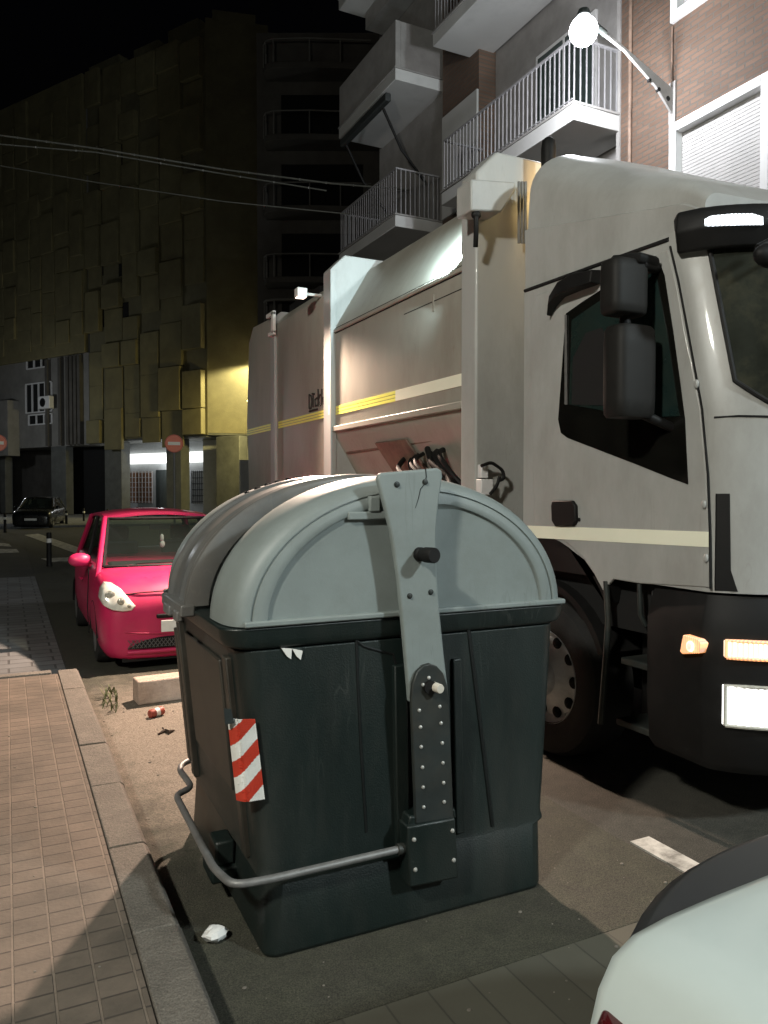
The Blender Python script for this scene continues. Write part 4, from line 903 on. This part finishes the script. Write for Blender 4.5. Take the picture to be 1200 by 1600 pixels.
wall_lamp(-6.5, "lit street lamp on a wall bracket farther back along the street, behind the viewer", P_BACK)
# pole lamp on the near pavement, left of the frame
pl_ = thing("pole_lamp", "warm street lamp on a pole on the tiled pavement, out of the photo's left side", "street lamp", (-4.9,-0.6,0.12))
q = MB(); q.tube([(-4.9,-0.6,0.12),(-4.9,-0.6,5.6),(-4.75,-0.6,6.0),(-4.2,-0.6,6.15)], [0.06,0.045,0.04,0.035], n=14); q.build("pole", m_plate, pl_)
q = MB(); q.loft([rrect(0.10,0,0.55,0.05,0), rrect(0.12,-0.01,0.56,0.05,0.05), rrect(0.06,0.06,0.5,0.05,0.10)]); q.v = [Matrix.Translation((-4.3,-0.6,6.12)) @ (Matrix.Rotation(R(-90),4,'Z') @ v) for v in q.v]; hdd = q.build("lamp_head", m_plate, pl_)
q = MB(); q.box(-4.22,-0.67,6.105,-3.82,-0.53,6.118); qq = q.build("lamp_lens", e_work, pl_, smooth=0)
point_lamp("pole_light", (-4.02,-0.6,6.05), P_LEFT, C_LEFT, qq, 0.30)

def bollard(px, py, h, r, label, first=[None]):
    p = at(px, py, Z=0.0)
    if first[0] is None:
        o = thing("bollard", label, "bollard", (p.x,p.y,0), 0, "black bollards along the crossing")
        m_ = MB(); m_.lathe([(r*1.15,0),(r*1.1,0.03),(r,0.05),(r,h*0.70)], (p.x,p.y,0), n=20); m_.lathe([(r,h*0.82),(r,h*0.97),(r*0.7,h),(0.001,h*1.005)], (p.x,p.y,0), n=20); m_.build("post", m_black, o)
        m_ = MB(); m_.lathe([(r*1.03,h*0.70),(r*1.03,h*0.82)], (p.x,p.y,0), n=20); m_.build("reflective_band", m_white, o); first[0] = o; return o
    c = copy_tree(first[0]); c.location = (p.x,p.y,0); c["label"] = label; return c
bollard(77, 885, 0.76, 0.055, "black bollard with white band on the grey paving left of the red car")
bollard(131, 817, 0.85, 0.06, "thin far bollard standing between the black car and the garage door")
bollard(168, 818, 0.85, 0.06, "far bollard in front of the stone pillar next to the garage door")
bollard(8, 832, 0.85, 0.06, "bollard in front of the black parked car by the frame edge")
bollard(215, 812, 0.85, 0.06, "far bollard in front of the shop with the brown shutter")
bollard(104, 822, 0.85, 0.03, "slimmest bollard, right beside the black parked car")

def no_entry(px, py, depth, label):
    d = ray(px, py); p = Vector((0,0,CH)) + d*depth
    o = thing("road_sign", label, "road sign", (p.x,p.y,0), 0, "round no entry signs")
    n = Vector((-d.x,-d.y,0)).normalized(); u = Vector((-n.y,n.x,0))
    m_ = MB(); m_.cyl((p.x-n.x*0.05,p.y-n.y*0.05,0),(p.x-n.x*0.05,p.y-n.y*0.05,p.z+0.25),0.035); m_.build("post", m_steel, o)
    m_ = MB(); m_.lathe([(0.30,-0.012),(0.305,0.0),(0.30,0.012)], p, n, n=36); disc = m_.build("disc", M("sign_red", (0.85,0.17,0.06), 0.4, var=0.05), o)
    m_ = MB(); m_.lathe([(0.296,0.0),(0.296,0.016),(0.275,0.016),(0.275,0.0)], p, n, n=36); m_.build("sign_rim", M("sign_edge", (0.55,0.06,0.02), 0.4, var=0.05), disc)
    m_ = MB(); m_.prism([p+n*0.014+u*a+Vector((0,0,b_)) for a,b_ in ((-0.2,-0.055),(0.2,-0.055),(0.2,0.055),(-0.2,0.055))], n*0.006); m_.build("white_bar", M("sign_bar", (0.92,0.85,0.70), 0.4, var=0.05), disc, smooth=0)
    return o
no_entry(272, 693, 26, "round red no entry sign in front of the lit shop sign")
no_entry(-4, 692, 27, "round red no entry sign cut by the photo's edge, above the black car")

# black parked car far behind
bst = [(s[0]*1.2,s[1]*1.05,s[2],s[3]*0.97,s[4]) for s in rst]
bgh = dict(yb0=1.05,yt0=1.85,yt1=3.2,yb1=3.8,wb=0.75,wt=0.60,zb=0.87,zt=1.36,w0=0.75,w1=3.3,bow=0.10)
p = at(48, 826, Z=0); bc, bp_, _ = car("black_car", "black car parked before the dark arcade at the far left", (p.x,p.y,0), R(-14), m_blackcar, bst, bgh)
q = MB()
for sx in (-1,1): q.ball((sx*0.6,0.13,0.60),(0.14,0.06,0.06))
bp_(q, "headlight", m_chrome)
q = MB(); q.box(-0.26,-0.03,0.36,0.26,-0.015,0.46); bp_(q, "licence_plate", m_white)

# ================================================================== RIGHT BRICK BUILDING
rb_ = thing("brick_building", "brick apartment building with railed balconies behind the garbage truck", "building", (8.5,9,0))
FX = 8.5
w_ = MB(); 
def wall_with_hole(y0, y1, z0, z1, holes, X, t=0.30):
    ys = sorted({y0,y1,*[h[0] for h in holes],*[h[1] for h in holes]}); zs = sorted({z0,z1,*[h[2] for h in holes],*[h[3] for h in holes]})
    for a,b1 in zip(ys,ys[1:]):
        for c_,d_ in zip(zs,zs[1:]):
            if any(h[0]<=a and b1<=h[1] and h[2]<=c_ and d_<=h[3] for h in holes): continue
            w_.box(X,a,c_,X+t,b1,d_)
wins = [(6.55,8.0,5.2+3.12*k,6.75+3.12*k) for k in range(0,4)] + [(2.6,4.1,5.2+3.12*k,6.75+3.12*k) for k in range(0,4)]
wall_with_hole(-14,9.08,4.2,19.5,wins,FX)
w_.build("brick_wall", m_brick, rb_, smooth=0)
q = MB(); q.box(FX+0.003,-14,0,FX+0.3,17.75,4.199); q.build("ground_floor_wall", m_stucco, rb_, smooth=0)
for y0,y1,z0,z1 in wins:
    f = MB(); f.box(FX-0.06,y0-0.07,z0-0.08,FX+0.12,y0+0.05,z1+0.08); f.box(FX-0.06,y1-0.05,z0-0.08,FX+0.12,y1+0.07,z1+0.08); f.box(FX-0.061,y0+0.05,z1-0.05,FX+0.12,y1-0.05,z1+0.08); f.box(FX-0.10,y0+0.05,z0-0.08,FX+0.12,y1-0.05,z0+0.03)
    fo = f.build("window", m_frame, rb_, bevel=0.008)
    s_ = MB(); n = 30
    for k in range(n):
        za = z0+0.03+(z1-z0-0.08)*k/n; s_.box(FX+0.07+0.0,y0+0.05,za,FX+0.10,y1-0.05,za+(z1-z0-0.08)/n-0.006)
    s_.box(FX+0.105,y0+0.05,z0,FX+0.12,y1-0.05,z1); s_.build("roller_shutter", M("shutter_slats", (0.40,0.39,0.38), 0.55, var=0.12, scale=2), fo, smooth=0)
q = MB(); q.tube([(FX-0.03,8.86,4.2),(FX-0.03,8.86,19)], 0.03, n=10); q.tube([(FX-0.02,8.06,4.2),(FX-0.02,8.06,8.2)], 0.012, n=8); q.build("drain_pipe", m_rusty, rb_)
# balcony bay set back behind, wall of pale render, brick return
q = MB(); q.box(FX+0.35,9.085,4.2,FX+0.6,14.6,19.5); q.box(FX-0.02,9.085,4.2,FX+0.349,9.16,19.5); q.build("bay_wall", m_stucco, rb_, smooth=0)
q = MB(); q.box(FX-0.05,12.95,4.2,FX+0.345,14.35,19.5); q.build("brick_pier", m_brick, rb_, smooth=0)
def balcony(X0, y0, y1, zs, rail=True, solid=False, name="balcony"):
    q = MB(); q.box(X0,y0,zs-0.24,FX+0.3,y1,zs); sl_ = q.build(name, m_slab, rb_, bevel=0.012)
    q = MB(); q.box(X0-0.02,y0-0.02,zs,FX+0.3,y1+0.02,zs+0.035); q.build("coping", m_stucco, sl_, bevel=0.006)
    if rail:
        q = MB(); zt = zs+1.0
        q.box(X0+0.02,y0+0.02,zt-0.03,X0+0.06,y1-0.02,zt); q.box(X0+0.065,y0+0.02,zt-0.03,FX,y0+0.06,zt); q.box(X0+0.065,y1-0.06,zt-0.03,FX,y1-0.02,zt)
        q.box(X0+0.03,y0+0.065,zs+0.09,X0+0.05,y1-0.065,zs+0.11)
        n = int((y1-y0)/0.115)
        for k in range(n+1):
            yy = y0+0.04+(y1-y0-0.08)*k/n; q.box(X0+0.031,yy-0.008,zs+0.03,X0+0.049,yy+0.008,zt-0.02)
        n = int((FX-X0)/0.115)
        for k in range(1,n+1):
            xx = X0+0.04+(FX-X0-0.04)*k/(n+0.3)
            for yy in (y0+0.04,y1-0.04): q.box(xx-0.008,yy-0.008,zs+0.03,xx+0.008,yy+0.008,zt-0.02)
        q.build("railing", m_rail, sl_, smooth=0)
    if solid:
        q = MB(); q.box(X0+0.01,y0+0.01,zs+0.03,X0+0.13,y1-0.01,zs+1.0); q.box(X0+0.13,y0+0.012,zs+0.03,FX+0.3,y0+0.12,zs+0.998); q.build("parapet", m_stucco, sl_, bevel=0.01)
    return sl_
balcony(7.6, 9.10, 12.95, 7.42); balcony(7.6, 9.2, 13.3, 10.62); balcony(7.6, 9.2, 13.3, 13.75)
for zs in (7.42,10.62):      # balcony doors
    f = MB(); f.box(FX+0.30,10.0,zs+0.04,FX+0.349,11.6,zs+2.2); fo = f.build("balcony_door", m_frame, rb_, bevel=0.006)
    for a in (10.08,10.84):
        f = MB(); f.box(FX+0.285,a,zs+0.12,FX+0.301,a+0.68,zs+2.12); f.build("door_glass", m_glass, fo, smooth=0)
f = MB(); f.box(FX-0.10,12.95,7.45,FX-0.052,14.3,9.6); f.build("white_window_frame", m_slab, rb_, bevel=0.01)
# farther stack of balconies
balcony(7.42, 14.55, 17.6, 7.50)
for zs in (10.55,13.65,16.75): balcony(7.42, 14.55, 17.6, zs, rail=False, solid=True)
q = MB(); q.box(FX+0.1,14.61,4.2,FX+0.6,17.75,19.5); q.box(8.05,14.7,13.0,FX+0.09,17.4,19.4); q.build("render_wall", m_stucco, rb_, smooth=0)
q = MB(); q.box(7.36,14.9,10.02,7.50,17.4,10.20); aw = q.build("rolled_awning", M("dark_awning", (0.03,0.034,0.034), 0.7), rb_, bevel=0.03, seg=3)
q = MB(); q.tube([(7.45,17.2,10.0),(7.9,17.2,9.2),(8.5,17.2,8.6)], 0.03); q.tube([(7.45,15.2,10.0),(7.9,15.2,9.2),(8.5,15.2,8.6)], 0.03); q.each("awning_arm", m_black, aw)

# ================================================================== OCHRE BUILDING (far left)
PA = ray(325,768); PA = Vector((PA.x,PA.y,0))*45
UA = Vector((-0.523,0.852,0)).normalized(); NA = Vector((-0.852,-0.523,0)).normalized()
def fA(P0, U, N): return lambda s,d,z: P0 + U*s + N*d + Vector((0,0,z))
def sA(px, P0, U):
    d = ray(px,768); det = d.x*(-U.y) + U.x*d.y
    return (P0.x*d.y - P0.y*d.x) / (d.x*U.y - d.y*U.x)
def fbox(mb, f, s0,s1,d0,d1,z0,z1,mi=0):
    vs = [f(s,d,z) for z in (z0,z1) for s,d in ((s0,d0),(s1,d0),(s1,d1),(s0,d1))]
    mb.add(vs, [(0,3,2,1),(4,5,6,7),(0,1,5,4),(1,2,6,5),(2,3,7,6),(3,0,4,7)], mi)
def zA(px, py, P0, U, d=0):
    s = sA(px,P0,U); q = P0+U*s; r_ = ray(px,py); t = q.y/r_.y; return CH + r_.z*t
oa = thing("ochre_building", "tall ochre concrete building with staggered box panels above lit shops", "building", PA)
f = fA(PA, UA, NA); sL = sA(143, PA, UA); ZU, ZTOP = 5.0, 29.0
q = MB(); fbox(q, f, 0, sL, -10, 0, ZU, ZTOP-0.6); q.build("facade", m_yellow, oa, smooth=0)
# chamfered corner face toward the viewer
U2 = Vector((0.972,-0.235,0)).normalized(); N2 = Vector((-0.235,-0.972,0)).normalized(); f2 = fA(PA, U2, N2)
q = MB(); fbox(q, f2, 0.0, 3.6, -10, 0.0, ZU+0.1, ZTOP); q.build("corner_block", m_yellow, oa, smooth=0)
pnl = MB(); random.seed(11); s = 0.15; row = 0
cols = []
while s < sL-0.6:
    w = random.uniform(1.3,1.9); cols.append((s, min(s+w, sL))); s += w + random.uniform(0.0,0.35)
for i,(a,b_) in enumerate(cols):
    z = ZU - (0.7 if i % 3 == 1 else (0.25 if i % 3 == 2 else -0.1)) + random.uniform(-0.1,0.1)
    while z < ZTOP-1.5:
        h = random.choice((2.6,2.2,1.5)); d = random.choice((0.10,0.22,0.38))
        fbox(pnl, f, a, b_, 0.004, d, z, min(z+h, ZTOP-0.3+random.uniform(-0.6,0.6)))
        z += h + random.choice((0.0,0.05,1.25))
pnl.build("box_panel", m_ochre2, oa, bevel=0.03)
rp_ = MB()
for (s0,s1,h) in ((1.0,3.5,0.9),(4.4,6.6,0.7),(8.0,11.0,0.9),(13,15,0.8)): fbox(rp_, f, s0,s1,-3,-0.4,ZTOP-0.6,ZTOP+h-0.4)
fbox(rp_, f2, 0.4,2.9,-4,-0.5,ZTOP,ZTOP+0.8); rp_.build("roof_parapet", m_yellow, oa, smooth=0)
wd_ = MB()
for zz in range(4):
    for s0 in (6.8,9.2,11.8): fbox(wd_, f, s0,s0+0.9,0.0035,0.02,12.0+3.3*zz+0.3*(s0>9),13.6+3.3*zz)
wd_.each("dark_window", m_void, oa, smooth=0)
# ground floor: setback shop front, lit light boxes, grilles
gb = MB(); fbox(gb, f, -0.2, sL, -3.2, -2.6, 0.1, ZU); fbox(gb, f2, -0.3,3.6,-3.0,-2.4,0.1,ZU); gb.build("shop_front", m_shop, oa, smooth=0)
gbc = MB(); fbox(gbc, f, 0.2, sL, -2.55, -0.1, ZU-0.12, ZU-0.003); fbox(gbc, f2, 0.0, 3.6, -2.35,-0.05,ZU-0.02,ZU+0.095); gbc.build("arcade_ceiling", m_pillar, oa, smooth=0)
def sd(px, d, P0=PA, U=UA, N=NA): return sA(px, P0+N*d, U)
for px0,px1,z0,z1 in ((196,320,3.15,3.95),(296,318,3.15,3.95)):
    s0,s1 = sd(px1,-2.3),sd(px0,-2.3)
    if px0 == 296: continue
    q = MB(); fbox(q, f, s0,s1,-2.58,-2.25,z0+0.38,z1+0.25); q.build("lit_shop_sign", e_sign, oa, bevel=0.03)
q = MB(); s0,s1 = sd(238,-2.55),sd(197,-2.55); fbox(q, f, s0,s1,-2.598,-2.56,0.9,3.0); sh_ = q.build("shop_window", m_wood, oa, smooth=0)
q = MB()
for k in range(9): fbox(q, f, s0+(s1-s0)*k/8-0.02, s0+(s1-s0)*k/8+0.02,-2.555,-2.52,0.9,3.0)
for k in range(7): fbox(q, f, s0,s1,-2.518,-2.50,0.95+k*0.33,0.985+k*0.33)
q.build("window_grille", m_frame, sh_, smooth=0)
q = MB(); s0,s1 = sd(269,-2.55),sd(244,-2.55); fbox(q, f, s0,s1,-2.598,-2.54,0.1,3.1); q.build("shop_door", M("dark_door", (0.05,0.06,0.06), 0.4), oa, smooth=0)
q = MB(); s0,s1 = sA(300,PA-N2*-0.0+N2*-2.38,U2),sA(321,PA+N2*-2.38,U2)
s0 = sd(322,-2.55); s1 = sd(300,-2.55); fbox(q, f, s0,s1,-2.598,-2.56,0.9,3.0); sh_ = q.build("shop_window", M("bright_blind", (0.6,0.62,0.64), 0.6), oa, smooth=0)
q = MB()
for k in range(8): fbox(q, f, s0+(s1-s0)*k/7-0.025, s0+(s1-s0)*k/7+0.025,-2.555,-2.52,0.9,3.0)
for k in range(6): fbox(q, f, s0,s1,-2.518,-2.50,1.0+k*0.38,1.04+k*0.38)
q.build("window_grille", m_black, sh_, smooth=0)
for px0,px1 in ((262,285),(166,192),(340,376)):
    s0,s1 = sd(px1,-0.4),sd(px0,-0.4); q = MB(); fbox(q, f, s0,s1,-1.0,-0.3,0.1,ZU-0.13); q.build("pillar", m_pillar, oa, bevel=0.02)
q = MB(); s0,s1 = sd(166,-1.6),sd(143,-1.6); fbox(q, f, s0-0.3,s1+2.2,-1.9,-1.5,0.1,ZU-0.13); q.build("garage_door", m_void, oa, smooth=0)
q = MB(); d = ray(400,768); p0 = Vector((d.x,d.y,0))*40; q.box(p0.x-0.8,p0.y,0.1,p0.x+1.0,p0.y+0.3,3.3); q.build("pale_side_wall", m_shop, oa, smooth=0)
point_lamp("shop_light", f(sd(258,-1.9),-1.7,3.4), 60, (0.95,0.98,1.0), oa, 0.2)
# sodium wall lamp near the chamfer
lp_ = thing("wall_lamp", "warm yellow wall lamp on the corner of the ochre building beside the truck's tail", "lamp", f2(2.35,0.0,9.7))
q = MB(); fbox(q, f2, 3.0,3.5,1.3,1.8,9.75,9.9); fbox(q, f2, 3.2,3.3,0.0,1.3,9.80,9.86); q.build("hood", m_plate, lp_, smooth=0)
q = MB(); fbox(q, f2, 3.05,3.45,1.35,1.75,9.70,9.75); lq = q.build("lens", e_sod, lp_, smooth=0)
point_lamp("sodium_light", f2(3.2,1.55,9.6), P_SODIUM*4.2, (1.0,0.87,0.45), lq, 0.08, spot=150, aim=f2(2.9,1.3,0), blend=0.25)

# street lamp before the ochre facade, hidden behind the truck
ol = thing("street_lamp", "sodium street lamp before the ochre facade, hidden behind the truck", "street lamp", Vector((ray(425,768).x,ray(425,768).y,0))*41)
q = MB(); b0 = ol.location; q.tube([b0, b0+Vector((0,0,6.2)), b0+Vector((-0.8,0.2,6.5))], [0.08,0.06,0.04]); q.build("pole", m_plate, ol)
q = MB(); q.ball(b0+Vector((-1.0,0.2,6.45)), (0.3,0.15,0.10)); lq = q.build("lamp_head", e_sod, ol)
point_lamp("far_street_light", b0+Vector((-1.0,0.2,6.2)), P_SODIUM*3.0, C_SODIUM, lq, 0.3, spot=125, aim=f(5.0,0.0,1.5), blend=1.0)

# grey building at the far left
ga = thing("grey_building", "grey apartment block with an air conditioner and barred windows at the far left", "building", f(sL,0,0))
g0 = sL+0.15; g1 = sA(-160,PA,UA)
q = MB(); fbox(q, f, g0,g1,-10,0.0,4.75,28.5); q.build("facade", m_grey, ga, smooth=0)
q = MB(); s = g0+0.05; random.seed(21)
while s < g1-1.2:
    w = random.uniform(1.0,1.6); z = 11.5+random.uniform(-0.6,0.9)
    while z < 27:
        h = random.choice((2.6,2.2,1.5)); fbox(q, f, s, s+w, 0.32, 0.32+random.choice((0.06,0.12,0.22)), z, z+h); z += h + random.choice((0.0,0.05,1.0))
    s += w + random.uniform(0.0,0.35)
fbox(q, f, g0,g1,0.004,0.315,10.8,28.8); q.build("box_panel", m_ochre2, ga, bevel=0.03)
q = MB()
for px in (80,100,112,118,124,130): s0 = sA(px,PA,UA); fbox(q, f, s0-0.14,s0+0.14,0.004,0.30,4.8,10.7)
q.build("facade_fin", m_dark, ga, smooth=0)
q = MB(); s0,s1 = sA(32,PA,UA),sA(0,PA,UA); fbox(q, f, s0,s1+3,0.004,0.9,4.2,8.1); q.build("bay", m_grey, ga, smooth=0)
def gwin(px0,px1,py0,py1,bars):
    s0,s1 = sA(px1,PA,UA),sA(px0,PA,UA); z1,z0 = zA((px0+px1)/2,py0,PA,UA),zA((px0+px1)/2,py1,PA,UA)
    q = MB(); fbox(q, f, s0,s1,0.004,0.03,z0,z1); o = q.build("window", m_void, ga, smooth=0)
    q = MB(); t = 0.08
    fbox(q,f,s0,s1,0.031,0.14,z1-t,z1); fbox(q,f,s0,s1,0.031,0.14,z0,z0+t)
    for k in range(bars+1):
        a = s0+(s1-s0)*k/bars; fbox(q,f,a-0.05,a+0.05,0.032,0.12,z0+t,z1-t)
    q.build("window_frame", m_frame, o, smooth=0)
gwin(44,84,598,645,4); gwin(48,84,647,664,3); gwin(46,80,552,576,3)
q = MB(); s0,s1 = sA(92,PA,UA),sA(74,PA,UA); z0 = zA(82,640,PA,UA); fbox(q, f, s0,s1,0.30,0.65,z0,z0+0.85); ac = q.build("air_conditioner", m_frame, ga, bevel=0.03)
q = MB(); q.lathe([(0.30,0),(0.30,0.02),(0.001,0.02)], f((s0+s1)/2+0.1,0.65,z0+0.42), NA, n=24); q.build("fan_grille", m_black, ac)
q = MB(); fbox(q, f, g0,g1,-3.2,-2.4,0.1,4.75); q.build("arcade_wall", m_dark, ga, smooth=0)
for px0,px1 in ((80,103),(0,8)):
    s0,s1 = sA(px1,PA,UA),sA(px0,PA,UA); q = MB(); fbox(q, f, s0,s1,-0.6,-0.02,0.1,4.749); q.build("pillar", m_pillar, ga, bevel=0.02)
gl = thing("street_lamp", "white street lamp before the grey building, just outside the photo", "street lamp", Vector((ray(-90,768).x,ray(-90,768).y,0))*44)
b0 = gl.location.copy(); q = MB(); q.tube([b0,b0+Vector((0,0,6.0)),b0+Vector((0.3,0.2,6.3))],[0.08,0.06,0.05]); q.build("pole", m_plate, gl)
q = MB(); q.ball(b0+Vector((0.4,0.2,6.3)),(0.3,0.15,0.1)); lq = q.build("lamp_head", e_lamp, gl)
point_lamp("left_street_light", b0+Vector((0.4,0.2,6.0)), 400, (0.92,0.97,1.0), lq, 0.2)

# dark building between, with rounded glazed balconies
dbp = Vector((ray(410,768).x,ray(410,768).y,0))*38
db = thing("dark_building", "dark apartment building with rounded railed balconies behind the truck", "building", dbp)
Ud = Vector((0.897,-0.4415,0)).normalized(); Nd = Vector((-0.4415,-0.897,0)).normalized(); fd = fA(dbp, Ud, Nd)
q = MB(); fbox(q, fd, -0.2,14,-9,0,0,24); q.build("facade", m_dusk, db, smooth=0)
for k in range(6):
    zs = 4.9+3.35*k
    ol_ = [fd(0.3,0,0),fd(0.25,0.7,0),fd(0.4,1.05,0),fd(0.8,1.25,0),fd(2.5,1.3,0),fd(5.4,1.1,0),fd(6.5,0,0)]
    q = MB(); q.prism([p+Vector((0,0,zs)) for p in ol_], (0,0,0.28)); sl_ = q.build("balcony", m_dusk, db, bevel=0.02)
    q = MB(); edge = ol_[:-1]
    q.tube([p+Vector((0,0,zs+1.35)) for p in edge], 0.035, n=8)
    if k == 1: q.tube([p+Vector((0,0,zs+2.55)) for p in edge], 0.06, n=8); q.tube([p+Vector((0,0,zs+0.75)) for p in edge], 0.04, n=8)
    for a,b_ in zip(edge,edge[1:]):
        n = max(1,int((b_-a).length/1.1))
        for j in range(n): c = a+(b_-a)*j/n; q.tube([c+Vector((0,0,zs+0.28)), c+Vector((0,0,zs+(2.55 if k==1 else 1.35)))], 0.035, n=6)
    q.build("railing", m_grey, sl_)
q = MB()
for k in range(5): fbox(q, fd, 1.0,5.0,0.003,0.03,5.3+3.35*k,7.6+3.35*k)
q.build("balcony_glazing", m_void, db, smooth=0)

# overhead cables
def cable(pts, r, label, knots=0):
    P3 = [at(px,py,Y=yy) for px,py,yy in pts]; path = []
    for i in range(len(P3)-1):
        for k in range(8): path.append(P3[i].lerp(P3[i+1], k/8))
    path.append(P3[-1])
    m_ = MB(); m_.tube(path, r, n=6); o = m_.build("overhead_cable", M("cable_sheath", (0.10,0.10,0.085), 0.7, var=0.2), None, loc=tuple(P3[0])); tag(o, label, "cable", "cables strung over the street")
    if knots:
        k_ = MB()
        for i in range(knots):
            t = (i+0.5)/knots*(len(path)-1); a = path[int(t)].lerp(path[min(int(t)+1,len(path)-1)], t-int(t)); k_.ball(a, (0.020,0.020,0.03), 8, 6)
        k_.each("cable_clip", m_stucco, o)
    return o
cable([(-40,206,22),(150,232,21),(350,265,20),(520,287,18),(720,303,15)], 0.022, "upper overhead cable with pale clips strung across the dark ochre facade", 17)
cable([(-40,222,22),(150,238,21),(350,272,20),(510,298,18)], 0.018, "second overhead cable hanging just below the upper clipped one", 9)
cable([(-40,252,23),(150,285,21),(350,315,19),(550,335,17),(730,340,15)], 0.014, "lowest thin overhead cable, running toward the far railed balcony")

# ================================================================== LITTER
p = at(216,1103,Z=0.004); q = MB(); q.box(-0.0,0.0,0.0,0.46,0.20,0.185); q.v = [Matrix.Translation(p) @ Matrix.Rotation(R(4),4,'Z') @ v for v in q.v]
tag(q.build("concrete_block", m_block, bevel=0.012, seg=2, loc=tuple(p)), "pale concrete block lying on the road in front of the red car", "block")
p = at(244,1113,Z=0.035); q = MB(); q.lathe([(0.012,-0.06),(0.028,-0.055),(0.033,-0.045),(0.030,0.0),(0.033,0.045),(0.028,0.058),(0.02,0.06)], p, (0.9,0.4,0.05), n=16)
can = q.build("drink_can", M("dull_red_tin", (0.30,0.06,0.04), 0.5, var=0.3, scale=30), loc=tuple(p)); tag(can, "crushed red and white drink can beside the concrete block", "can")
q = MB(); q.lathe([(0.0335,-0.012),(0.0315,0.0),(0.0335,0.02)], p, (0.9,0.4,0.05), n=16); q.build("label_band", m_white, can)
def crumple(c, r, name, mat, label, cat):
    random.seed(int(c.x*1000)); q = MB(); rings = []
    for k in range(1,8):
        a = math.pi*k/8; rings.append([c + Vector((r[0]*math.sin(a)*math.cos(b_), r[1]*math.sin(a)*math.sin(b_), r[2]*math.cos(a)))*random.uniform(0.75,1.2) - c*0 + Vector((0,0,0)) if False else c + Vector((r[0]*math.sin(a)*math.cos(b_)*random.uniform(0.7,1.2), r[1]*math.sin(a)*math.sin(b_)*random.uniform(0.7,1.2), r[2]*math.cos(a)*random.uniform(0.8,1.1))) for b_ in [2*math.pi*i/12 for i in range(12)]])
    q.loft(rings); return tag(q.build(name, mat, smooth=15, loc=tuple(c)), label, cat)
crumple(at(337,1458,Z=0.03), (0.045,0.04,0.028), "crumpled_paper", m_paper, "crumpled white paper ball on the road between kerb and container", "litter")
q = MB(); tw = [at(px,py,Z=0.012) for px,py in ((247,1147),(258,1142),(264,1145),(272,1141))]; q.tube(tw, [0.006,0.016,0.02,0.006], n=7); q.tube([tw[1], at(254,1137,Z=0.02)], 0.006, n=6)
tag(q.build("dry_twig", M("dry_leaf", (0.05,0.035,0.025), 0.9), loc=tuple(tw[0])), "dark dry twig lying on the lit ground before the concrete block", "twig")
wv = thing("weed_tuft", "small green weeds growing at the kerb foot near the red car", "weeds", at(170,1100,Z=0.004)); q = MB(); random.seed(3)
for k in range(42):
    b0 = at(170+random.uniform(-12,14),1098+random.uniform(-16,16),Z=0.004); b0.x = max(b0.x, KX+0.03); h = random.uniform(0.03,0.09); a = random.uniform(0,6.28); e = b0+Vector((math.cos(a)*h*0.6,math.sin(a)*h*0.6,h)); mI = b0.lerp(e,0.55)+Vector((0,0,h*0.15)); s_ = Vector((-math.sin(a),math.cos(a),0))*0.009
    q.add([b0-s_*0.4,b0+s_*0.4,mI+s_,mI-s_,e], [(0,1,2,3),(3,2,4)])
q.build("leaves", m_green, wv, smooth=0)
# specks of grit and scraps, uncountable
q = MB(); random.seed(5)
for k in range(420):
    if k < 300: x,y_ = random.uniform(0.56,2.6), random.uniform(1.2,7.2); z = 0.006
    else: x,y_ = random.uniform(-1.2,0.5), random.uniform(1.2,7); z = 0.121
    if 0.85 < x < 2.1 and 2.75 < y_ < 3.9: continue
    r_ = random.choice((0.002,0.003,0.003,0.004,0.007)); q.ball((x,y_,z), (r_*1.3,r_,r_*0.6), 6, 4)
tag(q.build("grit", M("pale_grit", (0.17,0.155,0.13), 0.9, var=0.5, scale=3)), kind="stuff")
